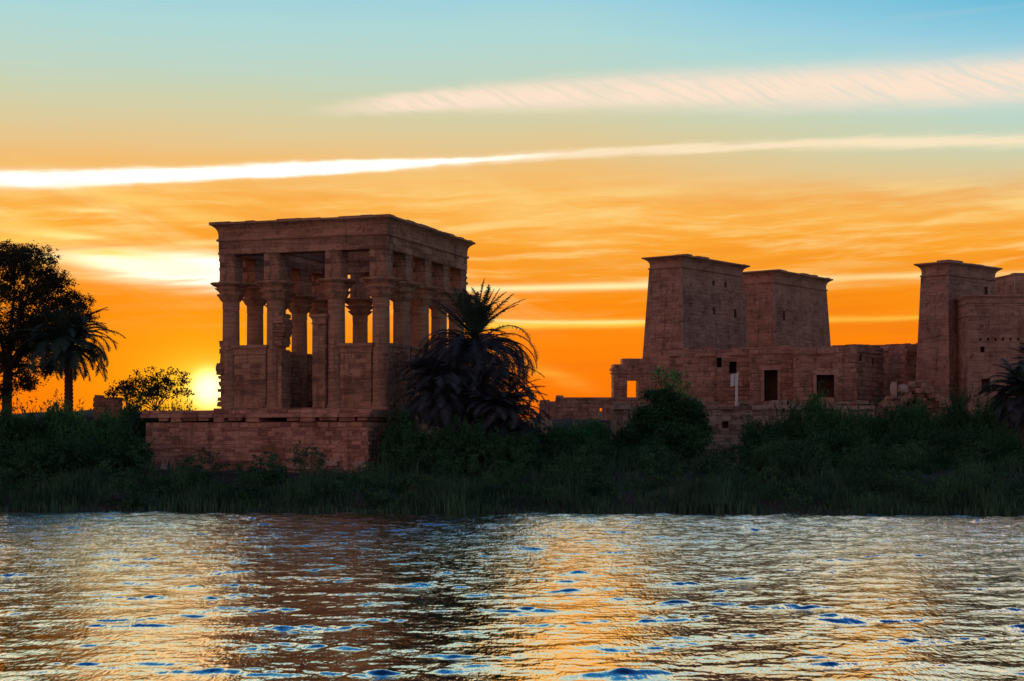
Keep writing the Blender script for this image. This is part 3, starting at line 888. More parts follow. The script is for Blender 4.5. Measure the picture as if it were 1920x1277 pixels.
# ------------------------------------------------------------------ long ruined wall and other ruins
def ruin(name, label, cat, pxa, pxb, Ya, Yb, pytop, z0, thick, doors=(), seed=1, rag=0.35, course=0.5, band=True, mat=None, gap=0.35, faces='sew', depth=2.4, hole_name='doorway'):
    """a wall whose front runs from photo column pxa at depth Ya to pxb at Yb; doors = (px0, px1, py_bottom, py_top, kind)"""
    mat = mat or M_RUIN
    rng = random.Random(seed)
    a = Vector((mx_(pxa, Ya), Ya)); b = Vector((mx_(pxb, Yb), Yb))
    L = (b - a).length; th = math.atan2(b.y - a.y, b.x - a.x)
    root = empty(name, (a.x, a.y, z0), th)
    tag(root, label, cat)
    H = mz_(pytop, (Ya + Yb) / 2) - z0
    hs = []
    for d in doors:
        def U(px):
            k = (px - 960) / F
            # solve a + e*u on the viewing ray
            ex, ey = math.cos(th), math.sin(th)
            return (k * a.y - a.x) / (ex - k * ey)
        Ym = a.y + math.sin(th) * U((d[0] + d[1]) / 2)
        hs.append((max(0.05, U(d[0])), min(L - 0.05, U(d[1])), max(0.03, mz_(d[2], Ym) - z0), min(H - 0.03, mz_(d[3], Ym) - z0)))
    mb = MB()
    res, rect = stone_block(mb, 0, L, 0, thick, 0, H, rng, faces=faces, holes={'s': hs}, course=course, blen=1.1, depth=(0.01, 0.13), joint=0.07, miss=0.06)
    if rag: ragged_top(mb, 0.0, L, 0.0, min(thick, 1.4), H, rng, rag, gap)
    mb.build('wall', mat, root)
    P, n = res['s']
    for h, d in zip(hs, doors):
        nm = d[4] if len(d) > 4 else hole_name
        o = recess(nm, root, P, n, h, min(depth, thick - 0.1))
        if nm == 'doorway':
            m = MB()
            m.box(h[0] - 0.35, h[0] - 0.003, -0.14, 0.05, h[2], h[3]); m.box(h[1] + 0.003, h[1] + 0.35, -0.14, 0.05, h[2], h[3])
            m.box(h[0] - 0.45, h[1] + 0.45, -0.17, 0.05, h[3] + 0.003, h[3] + 0.5)
            m.build('door_frame', mat, o)
    if band:
        m = MB(); x = 0.0
        while x < L:
            l = min(rng.uniform(1.0, 2.4), L - x)
            if rng.random() < 0.75: m.box(x + 0.02, x + l - 0.02, -rng.uniform(0.16, 0.3), 0.02, H - 0.75 + rng.uniform(0, 0.06), H - 0.42)
            x += l
        m.build('string_course', mat, root)
    return root

ruin('temple_wall', 'plain stretch of temple wall with two small windows behind the white signboard', 'wall', 1255, 1407, 187, 184.5, 655, 6.8, 6.0,
     [(1344, 1353, 689, 671, 'window'), (1367, 1381, 700, 678, 'window')], seed=41, rag=0.3)
ruin('temple_room', 'square stone room with a tall dark doorway, right of the white signboard', 'ruined building', 1406, 1487, 182.5, 181.5, 651, 6.8, 7.5,
     [(1433, 1458, 752, 694, 'doorway')], seed=42, rag=0.3)
ruin('temple_room', 'ragged stone room with a wide half-hidden doorway above the bushes', 'ruined building', 1488, 1606, 179.5, 178.5, 651, 6.8, 8,
     [(1531, 1564, 745, 703, 'doorway')], seed=43, rag=0.28, gap=0.4)
ruin('broken_wall', 'narrow worn wall end with two small niches beside the ragged stone room', 'wall', 1607, 1656, 179.0, 184.5, 650, 6.8, 2.0,
     [(1611, 1616, 677, 664, 'niche'), (1634, 1639, 683, 672, 'niche')], seed=44, rag=0.22, depth=0.5, gap=0.4)
ruin('temple_wall', 'recessed temple wall with a row of square sockets left of the narrow pylon tower', 'wall', 1590, 1752, 194, 190, 646, 6.8, 3.0,
     [(1664 + k * 9, 1668 + k * 9, 663, 657, 'socket') for k in range(5)], seed=45, rag=0.12, depth=0.6)
ruin('stone_pier', 'greyish squat stone pier standing before the narrow pylon tower', 'pier', 1697, 1748, 184, 185.5, 648, 6.8, 3.0,
     [(1715, 1735, 688, 684, 'slot')], seed=46, rag=0.15, depth=0.5)
# building on the right edge
def right_building():
    rng = random.Random(47)
    Y = 172.0
    a = Vector((mx_(1815, Y), Y))
    root = empty('temple_wall', (a.x, a.y, 6.8), R(-2.0))
    tag(root, 'high temple wall with a moulded top and rows of square holes at the right picture edge', 'wall')
    H = mz_(569, Y) - 6.8
    hs = []
    px_m = Y / F
    def hole(px, py, w, h): hs.append(((px - 1815) * px_m, (px - 1815 + w) * px_m, mz_(py + h, Y) - 6.8, mz_(py, Y) - 6.8))
    for k in range(9): hole(1836 + k * 14, 634, 4, 5)
    for k in range(10): hole(1832 + k * 13, 588, 3, 4)
    hole(1838, 650, 8, 11); hole(1840, 710, 16, 26)
    mb = MB()
    res, rect = stone_block(mb, 0, 14, 0, 9, 0, H, rng, faces='sw', holes={'s': hs}, course=0.5, blen=1.1, depth=(0.01, 0.05), miss=0.03)
    mb.build('wall', M_PYL, root)
    P, n = res['s']
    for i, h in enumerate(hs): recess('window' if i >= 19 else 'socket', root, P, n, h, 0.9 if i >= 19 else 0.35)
    m = MB(); m.rings((0, 14, 0, 9), [(0, H + .003), (0.1, H + .04), (0.1, H + .14), (0.02, H + .2), (0.02, H + .45), (0.1, H + .6), (0.22, H + .7), (0.22, H + .9)])
    m.build('cornice', M_PYL, root)
    m = MB(); m.rings((0.0, 14, 0.0, 9), [(0.05, H - 1.3), (0.1, H - 1.26), (0.1, H - 1.14), (0.05, H - 1.1)], cap=False)
    m.build('moulding', M_PYL, root)
right_building()

# gatehouse left of the big pylon, with a doorway open to the sky
def gatehouse():
    rng = random.Random(48)
    Y = 197.0
    xa = mx_(1151, Y)
    root = empty('stone_gatehouse', (xa, Y, 6.8), R(6))
    tag(root, 'small stepped stone gatehouse with sky shining through its door, beside the tall pylon', 'gatehouse')
    s = Y / F
    zt = lambda py: mz_(py, Y) - 6.8
    u = lambda px: (px - 1151) * s
    T = 1.7
    w = MB()
    stone_block(w, 0.0, u(1176), 0, T, 0, zt(683), rng, faces='swe', course=0.5, blen=0.9)
    stone_block(w, u(1176) + .003, u(1198), 0, T, zt(713), zt(672), rng, faces='s', course=0.5, blen=0.9)
    w.quad((u(1176), 0, zt(713)), (u(1176), T, zt(713)), (u(1198), T, zt(713)), (u(1198), 0, zt(713)))
    stone_block(w, u(1198) + .003, u(1232), 0, T, 0, zt(672), rng, faces='swe', course=0.5, blen=0.9)
    w.box(u(1168), u(1176) - .003, 0.1, T, zt(683) + .003, zt(672))
    w.box(-0.25, 0.5, -0.15, T, zt(695), zt(690))
    w.build('wall', M_RUIN, root)
    c = MB(); c.rings((u(1150), u(1232), 0.0, T), [(0.0, zt(701)), (0.12, zt(700)), (0.12, zt(698)), (0.0, zt(697))], cap=False)
    c.build('moulding', M_RUIN, root)
gatehouse()

def low_wall():
    rng = random.Random(49)
    Y = 186.0
    xa = mx_(1012, Y); s = Y / F
    root = empty('low_wall', (xa, Y, 6.4), R(0))
    tag(root, 'low stepped ruin wall between the big palm and the gatehouse', 'wall')
    zt = lambda py: mz_(py, Y) - 6.4
    u = lambda px: (px - 1012) * s
    w = MB()
    k = dict(course=0.45, blen=0.9, depth=(0.01, 0.08), faces='swe')
    stone_block(w, 0, u(1042), 0, 1.4, 0, zt(756), rng, **k)
    stone_block(w, u(1042) + .003, u(1124), 0, 1.4, 0, zt(745), rng, **k)
    stone_block(w, u(1124) + .003, u(1130), 0, 1.4, 0, zt(771), rng, **k)
    stone_block(w, u(1124) + .003, u(1130), 0, 1.4, zt(765), zt(745), rng, **k)
    w.quad((u(1124), 0, zt(765)), (u(1124), 1.4, zt(765)), (u(1130), 1.4, zt(765)), (u(1130), 0, zt(765)))
    stone_block(w, u(1130) + .003, u(1215), 0, 1.4, 0, zt(745), rng, **k)
    ragged_top(w, 0, u(1042), 0, 1.3, zt(756), rng, 0.55, 0.3)
    ragged_top(w, u(1042), u(1150), 0, 1.3, zt(745), rng, 0.25, 0.45)
    w.build('wall', M_RUIN, root)
low_wall()

# quay wall in front of the temple
def quay():
    rng = random.Random(50)
    Y = 166.0
    s = Y / F
    xa = mx_(1150, Y)
    z0 = 1.5
    root = empty('quay_wall', (xa, Y, z0), R(0))
    tag(root, 'retaining quay wall with a jutting coping and one square hole between the bushes', 'retaining wall')
    zt = lambda py: mz_(py, Y) - z0
    u = lambda px: (px - 1150) * s
    H = zt(768)
    hole = (u(1354), u(1366), zt(803), zt(790))
    w = MB()
    res, _ = stone_block(w, 0, u(1640), 0, 5, 0, H, rng, faces='s', holes={'s': [hole]}, course=0.42, blen=1.0, depth=(0.01, 0.10), joint=0.05, miss=0.06)
    w.build('wall', M_QUAY, root)
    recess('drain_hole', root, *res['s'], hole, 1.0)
    c = MB(); x = 0
    while x < u(1640):
        l = min(rng.uniform(0.7, 1.7), u(1640) - x)
        o = rng.uniform(0.12, 0.38)
        c.box(x + .02, x + l - .02, -o, 5, H + .004, H + rng.uniform(0.34, 0.5), 0.03, rng)
        if rng.random() < 0.6: c.box(x + .05, x + l - .1, 0.1, 1.6, H + 0.51, H + rng.uniform(0.62, 0.95), 0.06, rng)
        x += l
    c.build('coping', M_QUAY, root)
quay()

# white signboard on a post
def signboard():
    Y = 168.5
    s = Y / F
    z0 = mz_(756, Y)
    root = empty('signboard', (mx_(1381, Y), Y, z0), R(12))
    tag(root, 'plain white signboard leaning on a pale post before the temple wall', 'sign')
    zt = lambda py: mz_(py, Y) - z0
    p = MB(); p.box(-0.11, 0.11, -0.08, 0.08, -0.6, zt(712)); p.box(-0.16, 0.16, -0.13, 0.13, -0.62, 0.1); p.build('post', M_WHITE, root)
    b = MB()
    b.add([(-0.68, -0.14, zt(725)), (0.10, -0.14, zt(722)), (0.16, -0.14, zt(699)), (-0.62, -0.14, zt(702)),
           (-0.68, -0.085, zt(725)), (0.10, -0.085, zt(722)), (0.16, -0.085, zt(699)), (-0.62, -0.085, zt(702))],
          ((0, 1, 2, 3), (7, 6, 5, 4), (0, 4, 5, 1), (1, 5, 6, 2), (2, 6, 7, 3), (3, 7, 4, 0)))
    b.build('board', M_WHITE, root)
    f = MB()
    f.add([(-0.30, -0.16, zt(724)), (-0.26, -0.16, zt(724)), (-0.20, -0.16, zt(700.5)), (-0.24, -0.16, zt(700.5)),
           (-0.30, -0.143, zt(724)), (-0.26, -0.143, zt(724)), (-0.20, -0.143, zt(700.5)), (-0.24, -0.143, zt(700.5))],
          ((0, 1, 2, 3), (0, 4, 5, 1), (1, 5, 6, 2), (2, 6, 7, 3), (3, 7, 4, 0)))
    f.build('batten', M_BARK, root)
signboard()

# fallen blocks at the foot of the pier, and loose stones elsewhere
def rock(name, label, cat, px, py, Y, w, h, mat, seed, group=None, rz=0.0):
    rng = random.Random(seed)
    mb = MB()
    n, m = 10, 6
    vs = []
    for j in range(m + 1):
        f = math.pi * j / m
        for i in range(n):
            a = 2 * math.pi * i / n
            k = 1 + rng.uniform(-0.16, 0.16)
            sx = math.copysign(abs(math.sin(f) * math.cos(a)) ** 0.55, math.cos(a)); sy = math.copysign(abs(math.sin(f) * math.sin(a)) ** 0.55, math.sin(a))
            vs.append((sx * w / 2 * k, sy * w * 0.35 * k, h / 2 + math.copysign(abs(math.cos(f)) ** 0.6, -math.cos(f)) * h / 2 * k))
    mb.add(vs, [(j * n + i, j * n + (i + 1) % n, (j + 1) * n + (i + 1) % n, (j + 1) * n + i) for j in range(m) for i in range(n)])
    p = at(px, py, Y)
    o = mb.build(name, mat, None, (p.x, p.y, p.z))
    o.rotation_euler.z = rz
    tag(o, label, cat, group)
    return o
for i, (px, py, w, h, l) in enumerate([
        (1676, 745, 0.7, 1.5, 'upright pale stone slab, leftmost of the pile below the squat pier'),
        (1694, 738, 1.1, 0.9, 'pale stone block low in the pile, just right of the upright slab'),
        (1712, 728, 1.0, 0.7, 'pinkish stone block lying on top of the pile below the squat pier'),
        (1730, 732, 1.2, 0.8, 'largest pinkish stone block in the pile below the squat pier'),
        (1746, 738, 0.8, 0.7, 'small pinkish stone block at the right foot of the pile below the squat pier')]):
    rock('fallen_block', l, 'stone block', px, py, 168.4 + i * 0.3, w, h, M_PALE if i < 2 else M_RUIN, 60 + i, 'fallen blocks below the squat pier', 0.3 * i)
mbh = MB(); rr = random.Random(77)
for k in range(420):
    px_ = rr.gauss(1712, 34); Y_ = rr.uniform(168.5, 175)
    top_ = 715 + abs(px_ - 1716) * 0.55 + rr.uniform(0, 26)
    x = mx_(px_, Y_); zz = mz_(top_, Y_); w = rr.uniform(0.12, 0.42)
    mbh.box(x - w, x + w, Y_ - w * .7, Y_ + w * .7, zz - rr.uniform(0.3, 0.6), zz, 0.07, rr)
xa_, xb_ = mx_(1655, 171), mx_(1775, 171)
mbh.rings((xa_ + 2, xb_ - 2, 171, 175), [(2.0, 5.5), (1.0, 7.6), (-0.6, 9.0)])
tag(mbh.build('rubble', M_RUIN), 'heap of broken sandstone under the fallen blocks', 'rubble', None, 'stuff')
rock('boulder', 'flat grey boulder lying in the reeds of the bank', 'boulder', 790, 922, 117.5, 2.0, 0.55, M_PALE, 71)
# pale ruined footing right of the palm
ruin('low_footing', 'pale low footing of stones above the bushes right of the big palm', 'wall', 992, 1035, 172, 172, 789, 5.0, 1.2, (), seed=51, rag=0.3, band=False, mat=M_PALE)
# ruined wall among the shrubs, left
ruin('mud_wall', 'dark crumbled stub of mud wall among the shrubs right of the small palm', 'wall', 176, 224, 150, 150, 745, 3.5, 1.2, (), seed=52, rag=0.4, band=False)

# ------------------------------------------------------------------ plants
def frond(base, az, el0, length, droop, nl, ll, g, wid=0.10, sag=0.5, vdir=0.5):
    """one feather leaf: returns quads for rachis and leaflets"""
    ns = nl
    s = np.linspace(0, 1, ns)
    e = el0 - droop * s ** 1.3
    st = length / (ns - 1)
    hx = np.concatenate([[0], np.cumsum(np.cos(e[:-1]) * st)]); hz = np.concatenate([[0], np.cumsum(np.sin(e[:-1]) * st)])
    side_sw = g.normal() * 0.25
    a = az + side_sw * s ** 2
    P = np.stack([base[0] + hx * np.cos(a), base[1] + hx * np.sin(a), base[2] + hz], 1)
    T = np.gradient(P, axis=0); T /= np.linalg.norm(T, axis=1, keepdims=True)
    S = np.cross(T, np.array([0, 0, 1.0])); nn = np.linalg.norm(S, axis=1, keepdims=True)
    S = np.where(nn > 0.05, S / np.maximum(nn, 0.05), np.array([-math.sin(az), math.cos(az), 0]))
    N = np.cross(S, T)
    out = []
    r = (0.055 * (1 - 0.8 * s) + 0.012)[:, None]
    for D in (S, N):
        out.append(np.stack([P[:-1] - D[:-1] * r[:-1], P[:-1] + D[:-1] * r[:-1], P[1:] + D[1:] * r[1:], P[1:] - D[1:] * r[1:]], 1))
    m = s > 0.14
    prof = np.sin(np.pi * np.clip(0.12 + 0.86 * s, 0, 1)) ** 0.7
    for sg in (-1, 1):
        L = (ll * prof * g.uniform(0.8, 1.15, ns))[:, None]
        D = S * sg * 0.85 + T * g.uniform(0.45, 0.75, ns)[:, None] + N * (vdir * g.uniform(0.1, 0.8, ns))[:, None]
        D[:, 2] -= sag * g.uniform(0.3, 1.0, ns)
        D /= np.linalg.norm(D, axis=1, keepdims=True)
        tip = P + D * L
        mid = P + D * L * 0.5 + np.array([0, 0, 1.0]) * 0.06 * L
        w = wid * T * 0.5
        q = np.stack([P - w, P + w, tip + w * 0.25, tip - w * 0.25], 1)
        out.append(q[m])
    return np.concatenate(out)

def palm(label, px, Y, z0, ztop, tiers, trunk_r=0.3, seed=1, group='date palms on the island', lean=0.0, mats=(None, None), name='date_palm'):
    """tiers: (part name, material, n fronds, base dz, el0 range, length range, droop range, leaflet length, az range)"""
    g = np.random.default_rng(seed)
    x = mx_(px, Y)
    root = empty(name, (x, Y, z0))
    tag(root, label, 'palm', group)
    H = ztop - z0
    mb = MB()
    n = 26
    pts, rad = [], []
    for i in range(n * 2):
        t = i / (n * 2 - 1)
        pts.append((lean * t * t, 0.15 * math.sin(t * 3), H * t - 0.3 * (1 - t)))
        rad.append(trunk_r * (1.15 - 0.3 * t) * (1.12 if i % 2 else 0.94))
    pts.insert(0, (0, 0, -4.0)); rad.insert(0, trunk_r * 1.3)
    mb.tube(pts, rad, 12)
    mb.build('trunk', M_BARK, root)
    for nm, mat, nf, dz, er, lr, dr, ll, ar in tiers:
        qs = []
        for k in range(nf):
            az = g.uniform(*ar) if ar else 2 * math.pi * (k * 0.618034 % 1.0) + g.normal() * 0.15
            b = (lean + 0.12 * math.cos(az), 0.12 * math.sin(az), H + dz + g.uniform(-0.35, 0.25))
            qs.append(frond(b, az, R(g.uniform(*er)), g.uniform(*lr), R(g.uniform(*dr)), 54, ll, g))
        np_quads(nm, np.concatenate(qs), mat, root)
    return root

def zpx(py, Y): return mz_(py, Y)
palm('tall date palm with upright crown and hanging skirt of old fronds beside the kiosk', 890, 138.5, 6.3, zpx(628, 138.5), [
    ('crown', M_PALM, 32, 0.0, (40, 88), (3.8, 5.1), (5, 38), 0.55, None),
    ('young_fronds', M_PALM, 10, -0.1, (5, 45), (2.0, 3.2), (25, 80), 0.5, None),
    ('frond_skirt', M_SKIRT, 96, -1.3, (5, 52), (5.2, 7.2), (105, 150), 0.85, None),
    ('hanging_fronds', M_SKIRT, 80, -3.0, (-35, 35), (4.6, 7.0), (60, 120), 0.85, None),
    ('dead_fronds', M_SKIRT, 44, -4.6, (-50, 10), (3.6, 5.6), (40, 90), 0.8, None)], 0.34, 5)
palm('short bushy date palm leaning against the kiosk side, left of the tall palm', 830, 135.5, 2.6, zpx(716, 135.5), [
    ('crown', M_SKIRT, 70, 0.0, (20, 80), (2.8, 4.2), (60, 120), 0.8, None),
    ('frond_skirt', M_SKIRT, 60, -0.8, (-40, 25), (3.0, 4.6), (50, 110), 0.8, None)], 0.3, 6)
palm('low spreading date palm growing at the right foot of the tall palm', 945, 134.5, 2.4, zpx(772, 134.5), [
    ('crown', M_SKIRT, 66, 0.0, (10, 75), (3.0, 4.4), (60, 120), 0.75, None),
    ('frond_skirt', M_SKIRT, 40, -0.5, (-40, 15), (3.0, 4.4), (50, 100), 0.75, None)], 0.3, 7)
palm('small date palm with drooping fronds below the acacia', 128, 146.0, 5.0, zpx(645, 146), [
    ('crown', M_PALM, 110, 0.0, (-5, 82), (3.6, 5.4), (60, 135), 0.7, None),
    ('dead_fronds', M_SKIRT, 24, -0.2, (-40, 0), (2.8, 4.0), (30, 60), 0.6, None)], 0.36, 8)
palm('dark date palm cut off by the right picture edge', 1918, 144.0, 2.4, zpx(735, 144), [
    ('crown', M_PALM, 60, 0.0, (20, 80), (3.0, 4.4), (50, 115), 0.7, None),
    ('frond_skirt', M_SKIRT, 50, -0.4, (-40, 15), (2.6, 4.0), (60, 110), 0.75, None)], 0.34, 9)
palm('palm with high fronds reaching in from the right picture edge', 1955, 150.0, 3.0, zpx(690, 150), [
    ('crown', M_PALM, 56, 0.0, (5, 80), (2.6, 3.6), (40, 90), 0.65, None)], 0.34, 10)

def tree(name, label, cat, px, Y, z0, lumps_px, n, leaf, mat, seed, trunk_r=0.3, group=None, shell=0.3, per=22, clump=0.4, fork=0.35, aspect=0.45):
    """lumps_px: (px, py, radius in px, flatten)"""
    g = np.random.default_rng(seed); rng = random.Random(seed)
    x = mx_(px, Y)
    root = empty(name, (x, Y, z0))
    tag(root, label, cat, group)
    s = Y / F
    L = []
    for (a, b, r, fl) in lumps_px:
        L.append(((a - px) * s, rng.uniform(-0.8, 0.8) * r * s, zpx(b, Y) - z0, r * s, r * s * fl))
    C = leaf_cloud(L, n, g, per, clump, shell)
    zt = max(l[2] for l in L)
    mb = MB()
    fk = Vector((0.1, 0, zt * fork))
    mb.tube([(0, 0, -4.0), (0.05, 0.03, zt * fork * 0.5), fk], [trunk_r * 1.25, trunk_r, trunk_r * 0.85], 10)
    for l in L:
        c = Vector(l[:3])
        st = Vector((0.05, 0.03, zt * fork * rng.uniform(0.75, 0.98)))
        mid = st.lerp(c, 0.5) + Vector((rng.uniform(-.4, .4), rng.uniform(-.4, .4), 0.25))
        mb.tube([st, mid, c], [trunk_r * 0.55, trunk_r * 0.32, trunk_r * 0.1], 6)
        for q in range(9):
            d = Vector(rand_dirs(1, g)[0]); e = c + Vector((d.x * l[3], d.y * l[3], d.z * l[4])) * 0.9
            s0 = mid.lerp(c, rng.uniform(0.2, 1.0))
            mb.tube([s0, s0.lerp(e, 0.55) + Vector((0, 0, 0.1)), e], [trunk_r * 0.13, trunk_r * 0.08, trunk_r * 0.03], 4, False)
    mb.build('trunk', M_BARK, root)
    np_quads('crown', leaves(C, g, leaf, aspect), mat, root)
    return root

tree('acacia_tree', 'big broad-crowned acacia cut off by the left picture edge', 'tree', 12, 150.0, 6.6,
     [(18, 480, 50, .6), (70, 492, 50, .6), (-30, 500, 70, .7), (98, 530, 44, .5), (45, 535, 62, .55), (-20, 570, 70, .6), (126, 562, 42, .45),
      (75, 580, 58, .5), (20, 612, 58, .5), (140, 590, 32, .5), (-35, 640, 60, .6), (60, 645, 50, .5), (20, 680, 44, .5), (100, 622, 52, .5), (45, 715, 38, .5), (0, 735, 30, .5), (85, 690, 34, .5)],
     70000, 0.115, M_ACAC, 15, 0.42, None, shell=0.1, per=30, clump=0.36)
tree('twiggy_shrub', 'sparse twiggy shrub standing against the glow left of the kiosk', 'shrub', 290, 147.0, 6.6,
     [(235, 722, 20, .6), (262, 708, 16, .9), (285, 700, 14, 1.1), (318, 705, 20, 1.0), (340, 712, 16, .9), (300, 728, 40, .5), (350, 735, 12, .6), (215, 735, 18, .6), (270, 735, 40, .4)],
     3000, 0.14, M_ACAC, 16, 0.10, None, shell=0.1, per=9, clump=0.34, fork=0.25)
tree('leafy_tree', 'small leafy tree with a thin open top before the tall pylon', 'tree', 1262, 150.0, 3.2,
     [(1255, 806, 50, .9), (1225, 785, 36, .8), (1292, 782, 34, .8), (1196, 806, 30, .7), (1312, 806, 26, .7), (1250, 752, 26, .8), (1225, 745, 16, .7), (1290, 762, 24, .8), (1268, 830, 60, .6)],
     22000, 0.15, M_LEAF, 17, 0.2, None, shell=0.3, per=30, clump=0.4)
tree('sapling', 'thin open-leaved sapling sticking up over the leafy tree', 'tree', 1252, 151.5, 3.2,
     [(1252, 718, 22, 1.0), (1272, 700, 17, .8), (1232, 700, 14, .8), (1285, 722, 13, .7), (1245, 740, 20, .8), (1275, 745, 18, .6), (1250, 692, 10, .8)],
     700, 0.17, M_LEAF2, 18, 0.12, None, shell=0.1, per=7, clump=0.3, fork=0.5)

# shrubs: three kinds of mesh, copied
def shrub_mesh(seed, n, mat, kind):
    g = np.random.default_rng(seed)
    L = [(0, 0, 1.0, 1.7, 1.2)]
    for k in range(16):
        a = g.uniform(0, 6.28); r = g.uniform(0.6, 1.75)
        L.append((r * math.cos(a), r * math.sin(a) * 0.8, g.uniform(0.6, 2.3) * (1.15 - 0.25 * r), g.uniform(0.45, 0.85), g.uniform(0.4, 0.8)))
    C = leaf_cloud(L, n, g, 30, 0.22, 0.45)
    C = C[C[:, 2] > -0.4]
    Q = leaves(C, g, 0.085, 0.42, 0.5 if kind else 0.2)
    # long shoots breaking the outline
    sh = []
    for k in range(90):
        l = L[g.integers(1, len(L))]
        d = rand_dirs(1, g)[0]; d[2] = abs(d[2]) + 0.6; d /= np.linalg.norm(d)
        b = np.array(l[:3]) + d * l[3] * 0.8
        t = np.linspace(0, g.uniform(0.4, 0.9), 14)
        pts = b + d * t[:, None] + g.normal(size=(14, 3)) * 0.05
        sh.append(pts)
    Q2 = leaves(np.concatenate(sh), g, 0.085, 0.4, 0.4)
    return np.concatenate([Q, Q2])
proto = []
for i, (sd_, mt, kd) in enumerate([(101, M_LEAF, 0), (102, M_LEAF2, 1), (103, M_LEAF, 1), (104, M_LEAF2, 0)]):
    o = np_quads('bush', shrub_mesh(sd_, 15000, mt, kd), mt)
    proto.append([o, False])
def bush(px, pytop, hw, Y, kind, label, rz):
    base, used = proto[kind]
    if used:
        o = base.copy(); COL.objects.link(o)
    else:
        o = base; proto[kind][1] = True
    x = mx_(px, Y); zg = float(ground_z(x, Y)) - 0.2
    zt = zpx(pytop, Y)
    k = hw * Y / F / 2.2
    o.location = (x, Y, zg)
    o.scale = (k * 1.12, k * 1.1, (zt - zg) / 2.75)
    o.rotation_euler.z = rz
    tag(o, label, 'bush', 'bushes along the bank')
BUSH = [
    (28, 752, 68, 136, 0, 'dark rounded bush at the left picture edge under the acacia'),
    (112, 752, 56, 137, 1, 'brighter green bush just below the small palm'),
    (182, 762, 54, 136, 3, 'green bush below and right of the small palm'),
    (250, 742, 62, 143, 2, 'dark dense bush under the twiggy shrub, left of the terrace'),
    (318, 752, 46, 145, 0, 'dark low bush between the twiggy shrub and the kiosk'),
    (242, 792, 46, 131.5, 2, 'dark bush crowding the left end of the terrace wall'),
    (150, 812, 66, 129, 0, 'lower dark bush in front of the bright green bush'),
    (45, 822, 70, 128, 2, 'lower dark bush nearest the left picture edge'),
    (752, 765, 46, 134, 2, 'dark bush hugging the right end of the terrace wall'),
    (815, 795, 58, 131, 0, 'dark bush under the short bushy palm'),
    (890, 790, 62, 131, 2, 'dark bush hiding the trunk of the tall palm'),
    (965, 805, 56, 132, 0, 'dark bush below the low spreading palm'),
    (1008, 796, 44, 147, 2, 'dark bush between the tall palm and the pale stone footing'),
    (1048, 790, 58, 148, 3, 'low green bush before the pale stone footing'),
    (1115, 786, 52, 150, 1, 'low green bush before the stepped ruin wall'),
    (1185, 772, 48, 151, 2, 'bush below the stone gatehouse, left of the leafy tree'),
    (1080, 825, 66, 143, 0, 'low dark bush in front of the green bushes by the ruin wall'),
    (1210, 820, 60, 144, 2, 'low dark bush at the foot of the leafy tree'),
    (1425, 778, 40, 153, 0, 'bush just right of the bare quay wall'),
    (1480, 760, 46, 155, 2, 'bush below the tall dark doorway'),
    (1540, 736, 44, 154, 1, 'tall bright bush below the wide half-hidden doorway'),
    (1600, 760, 50, 153, 3, 'bush below the ragged stone room, beside the tall bright bush'),
    (1668, 750, 52, 153, 0, 'bush below the pale fallen blocks'),
    (1735, 742, 50, 152, 3, 'bush in front of the squat stone pier'),
    (1795, 738, 50, 151, 2, 'bush below the corner of the high temple wall'),
    (1855, 742, 48, 150, 1, 'bush under the window of the high temple wall'),
    (1455, 815, 60, 146, 2, 'lower dark bush in front of the bush by the quay wall'),
    (1565, 800, 66, 146, 0, 'lower dark bush in front of the tall bright bush'),
    (1680, 800, 68, 145, 2, 'lower dark bush below the squat pier'),
    (1790, 795, 66, 144, 0, 'lower dark bush below the high temple wall'),
    (1880, 800, 52, 139, 2, 'lower dark bush at the foot of the right edge palm'),
]
rb = random.Random(12)
for (px, py, hw, Y, k, l) in BUSH: bush(px, py, hw, Y, k, l, rb.uniform(0, 6.28))

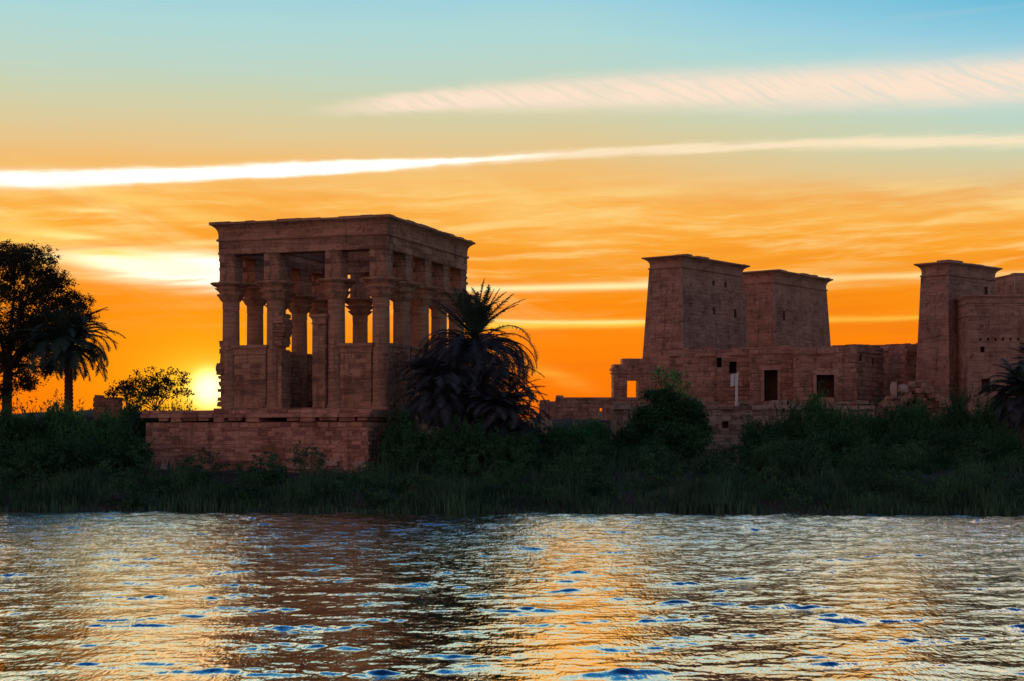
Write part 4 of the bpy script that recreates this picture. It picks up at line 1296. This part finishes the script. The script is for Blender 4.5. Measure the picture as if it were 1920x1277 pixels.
# bank cover: shrubby undergrowth and reeds, far too many to count
def bank_cover():
    g = np.random.default_rng(77)
    lumps = []
    for k in range(560):
        x = g.uniform(-46, 52); d = g.uniform(0.6, 30) if k % 3 else g.uniform(0.4, 9)
        Y = float(shore(x)) + d
        px = 960 + F * x / Y
        if 265 < px < 700 and Y > 127: continue
        if 1330 < px < 1400 and Y > 140: continue
        r = g.uniform(0.4, 1.5) * (0.55 + min(d, 14) * 0.055)
        lumps.append((x, Y, float(ground_z(x, Y)) + r * g.uniform(0.2, 0.8), r, r * g.uniform(0.6, 1.1)))
    C = leaf_cloud(lumps, 260000, g, 26, 0.26, 0.3)
    o = np_quads('undergrowth', leaves(C, g, 0.10, 0.4, 0.4), M_UNDER)
    tag(o, 'dark tangled undergrowth covering the bank', 'undergrowth', None, 'stuff')
    # reeds and grass
    n = 34000
    x = g.uniform(-48, 54, n)
    d = np.abs(g.normal(size=n)) * 5.5 - 0.3
    d = np.where(g.random(n) < 0.3, g.uniform(0, 26, n), d)
    Y = shore(x) + d
    patch = 0.5 + 0.5 * np.sin(x * 0.55 + 0.8 * np.sin(Y * 0.3)) * np.sin(x * 0.17 + Y * 0.21 + 1.0)
    px = 960 + F * x / Y
    keep = (g.random(n) < 0.35 + 0.65 * patch) & ~((px > 268) & (px < 715) & (Y > 131.5))
    x, Y, patch, d = x[keep], Y[keep], patch[keep], d[keep]
    n = len(x)
    z = ground_z(x, Y)
    h = (0.35 + 1.5 * patch ** 1.6 * g.uniform(0.4, 1.1, n)) * np.where(d < 1.2, 0.75, 1.0)
    a = g.uniform(0, 6.28, n); ln = g.uniform(0.05, 0.5, n) * h
    w = g.uniform(0.02, 0.045, n)
    B = np.stack([x, Y, np.maximum(z, -0.1) - 0.05], 1)
    Dv = np.stack([np.cos(a) * ln, np.sin(a) * ln, h], 1)
    S = np.stack([-np.sin(a), np.cos(a), np.zeros(n)], 1); S[:, 0] += 0.6
    S *= w[:, None]
    midp = B + Dv * np.array([0.3, 0.3, 0.6])
    tip = B + Dv
    q1 = np.stack([B - S, B + S, midp + S, midp - S], 1)
    q2 = np.stack([midp - S, midp + S, tip + S * 0.15, tip - S * 0.15], 1)
    o = np_quads('reeds', np.concatenate([q1, q2]), M_REED)
    tag(o, 'dark green reeds and grass along the water edge', 'reeds', None, 'stuff')
bank_cover()
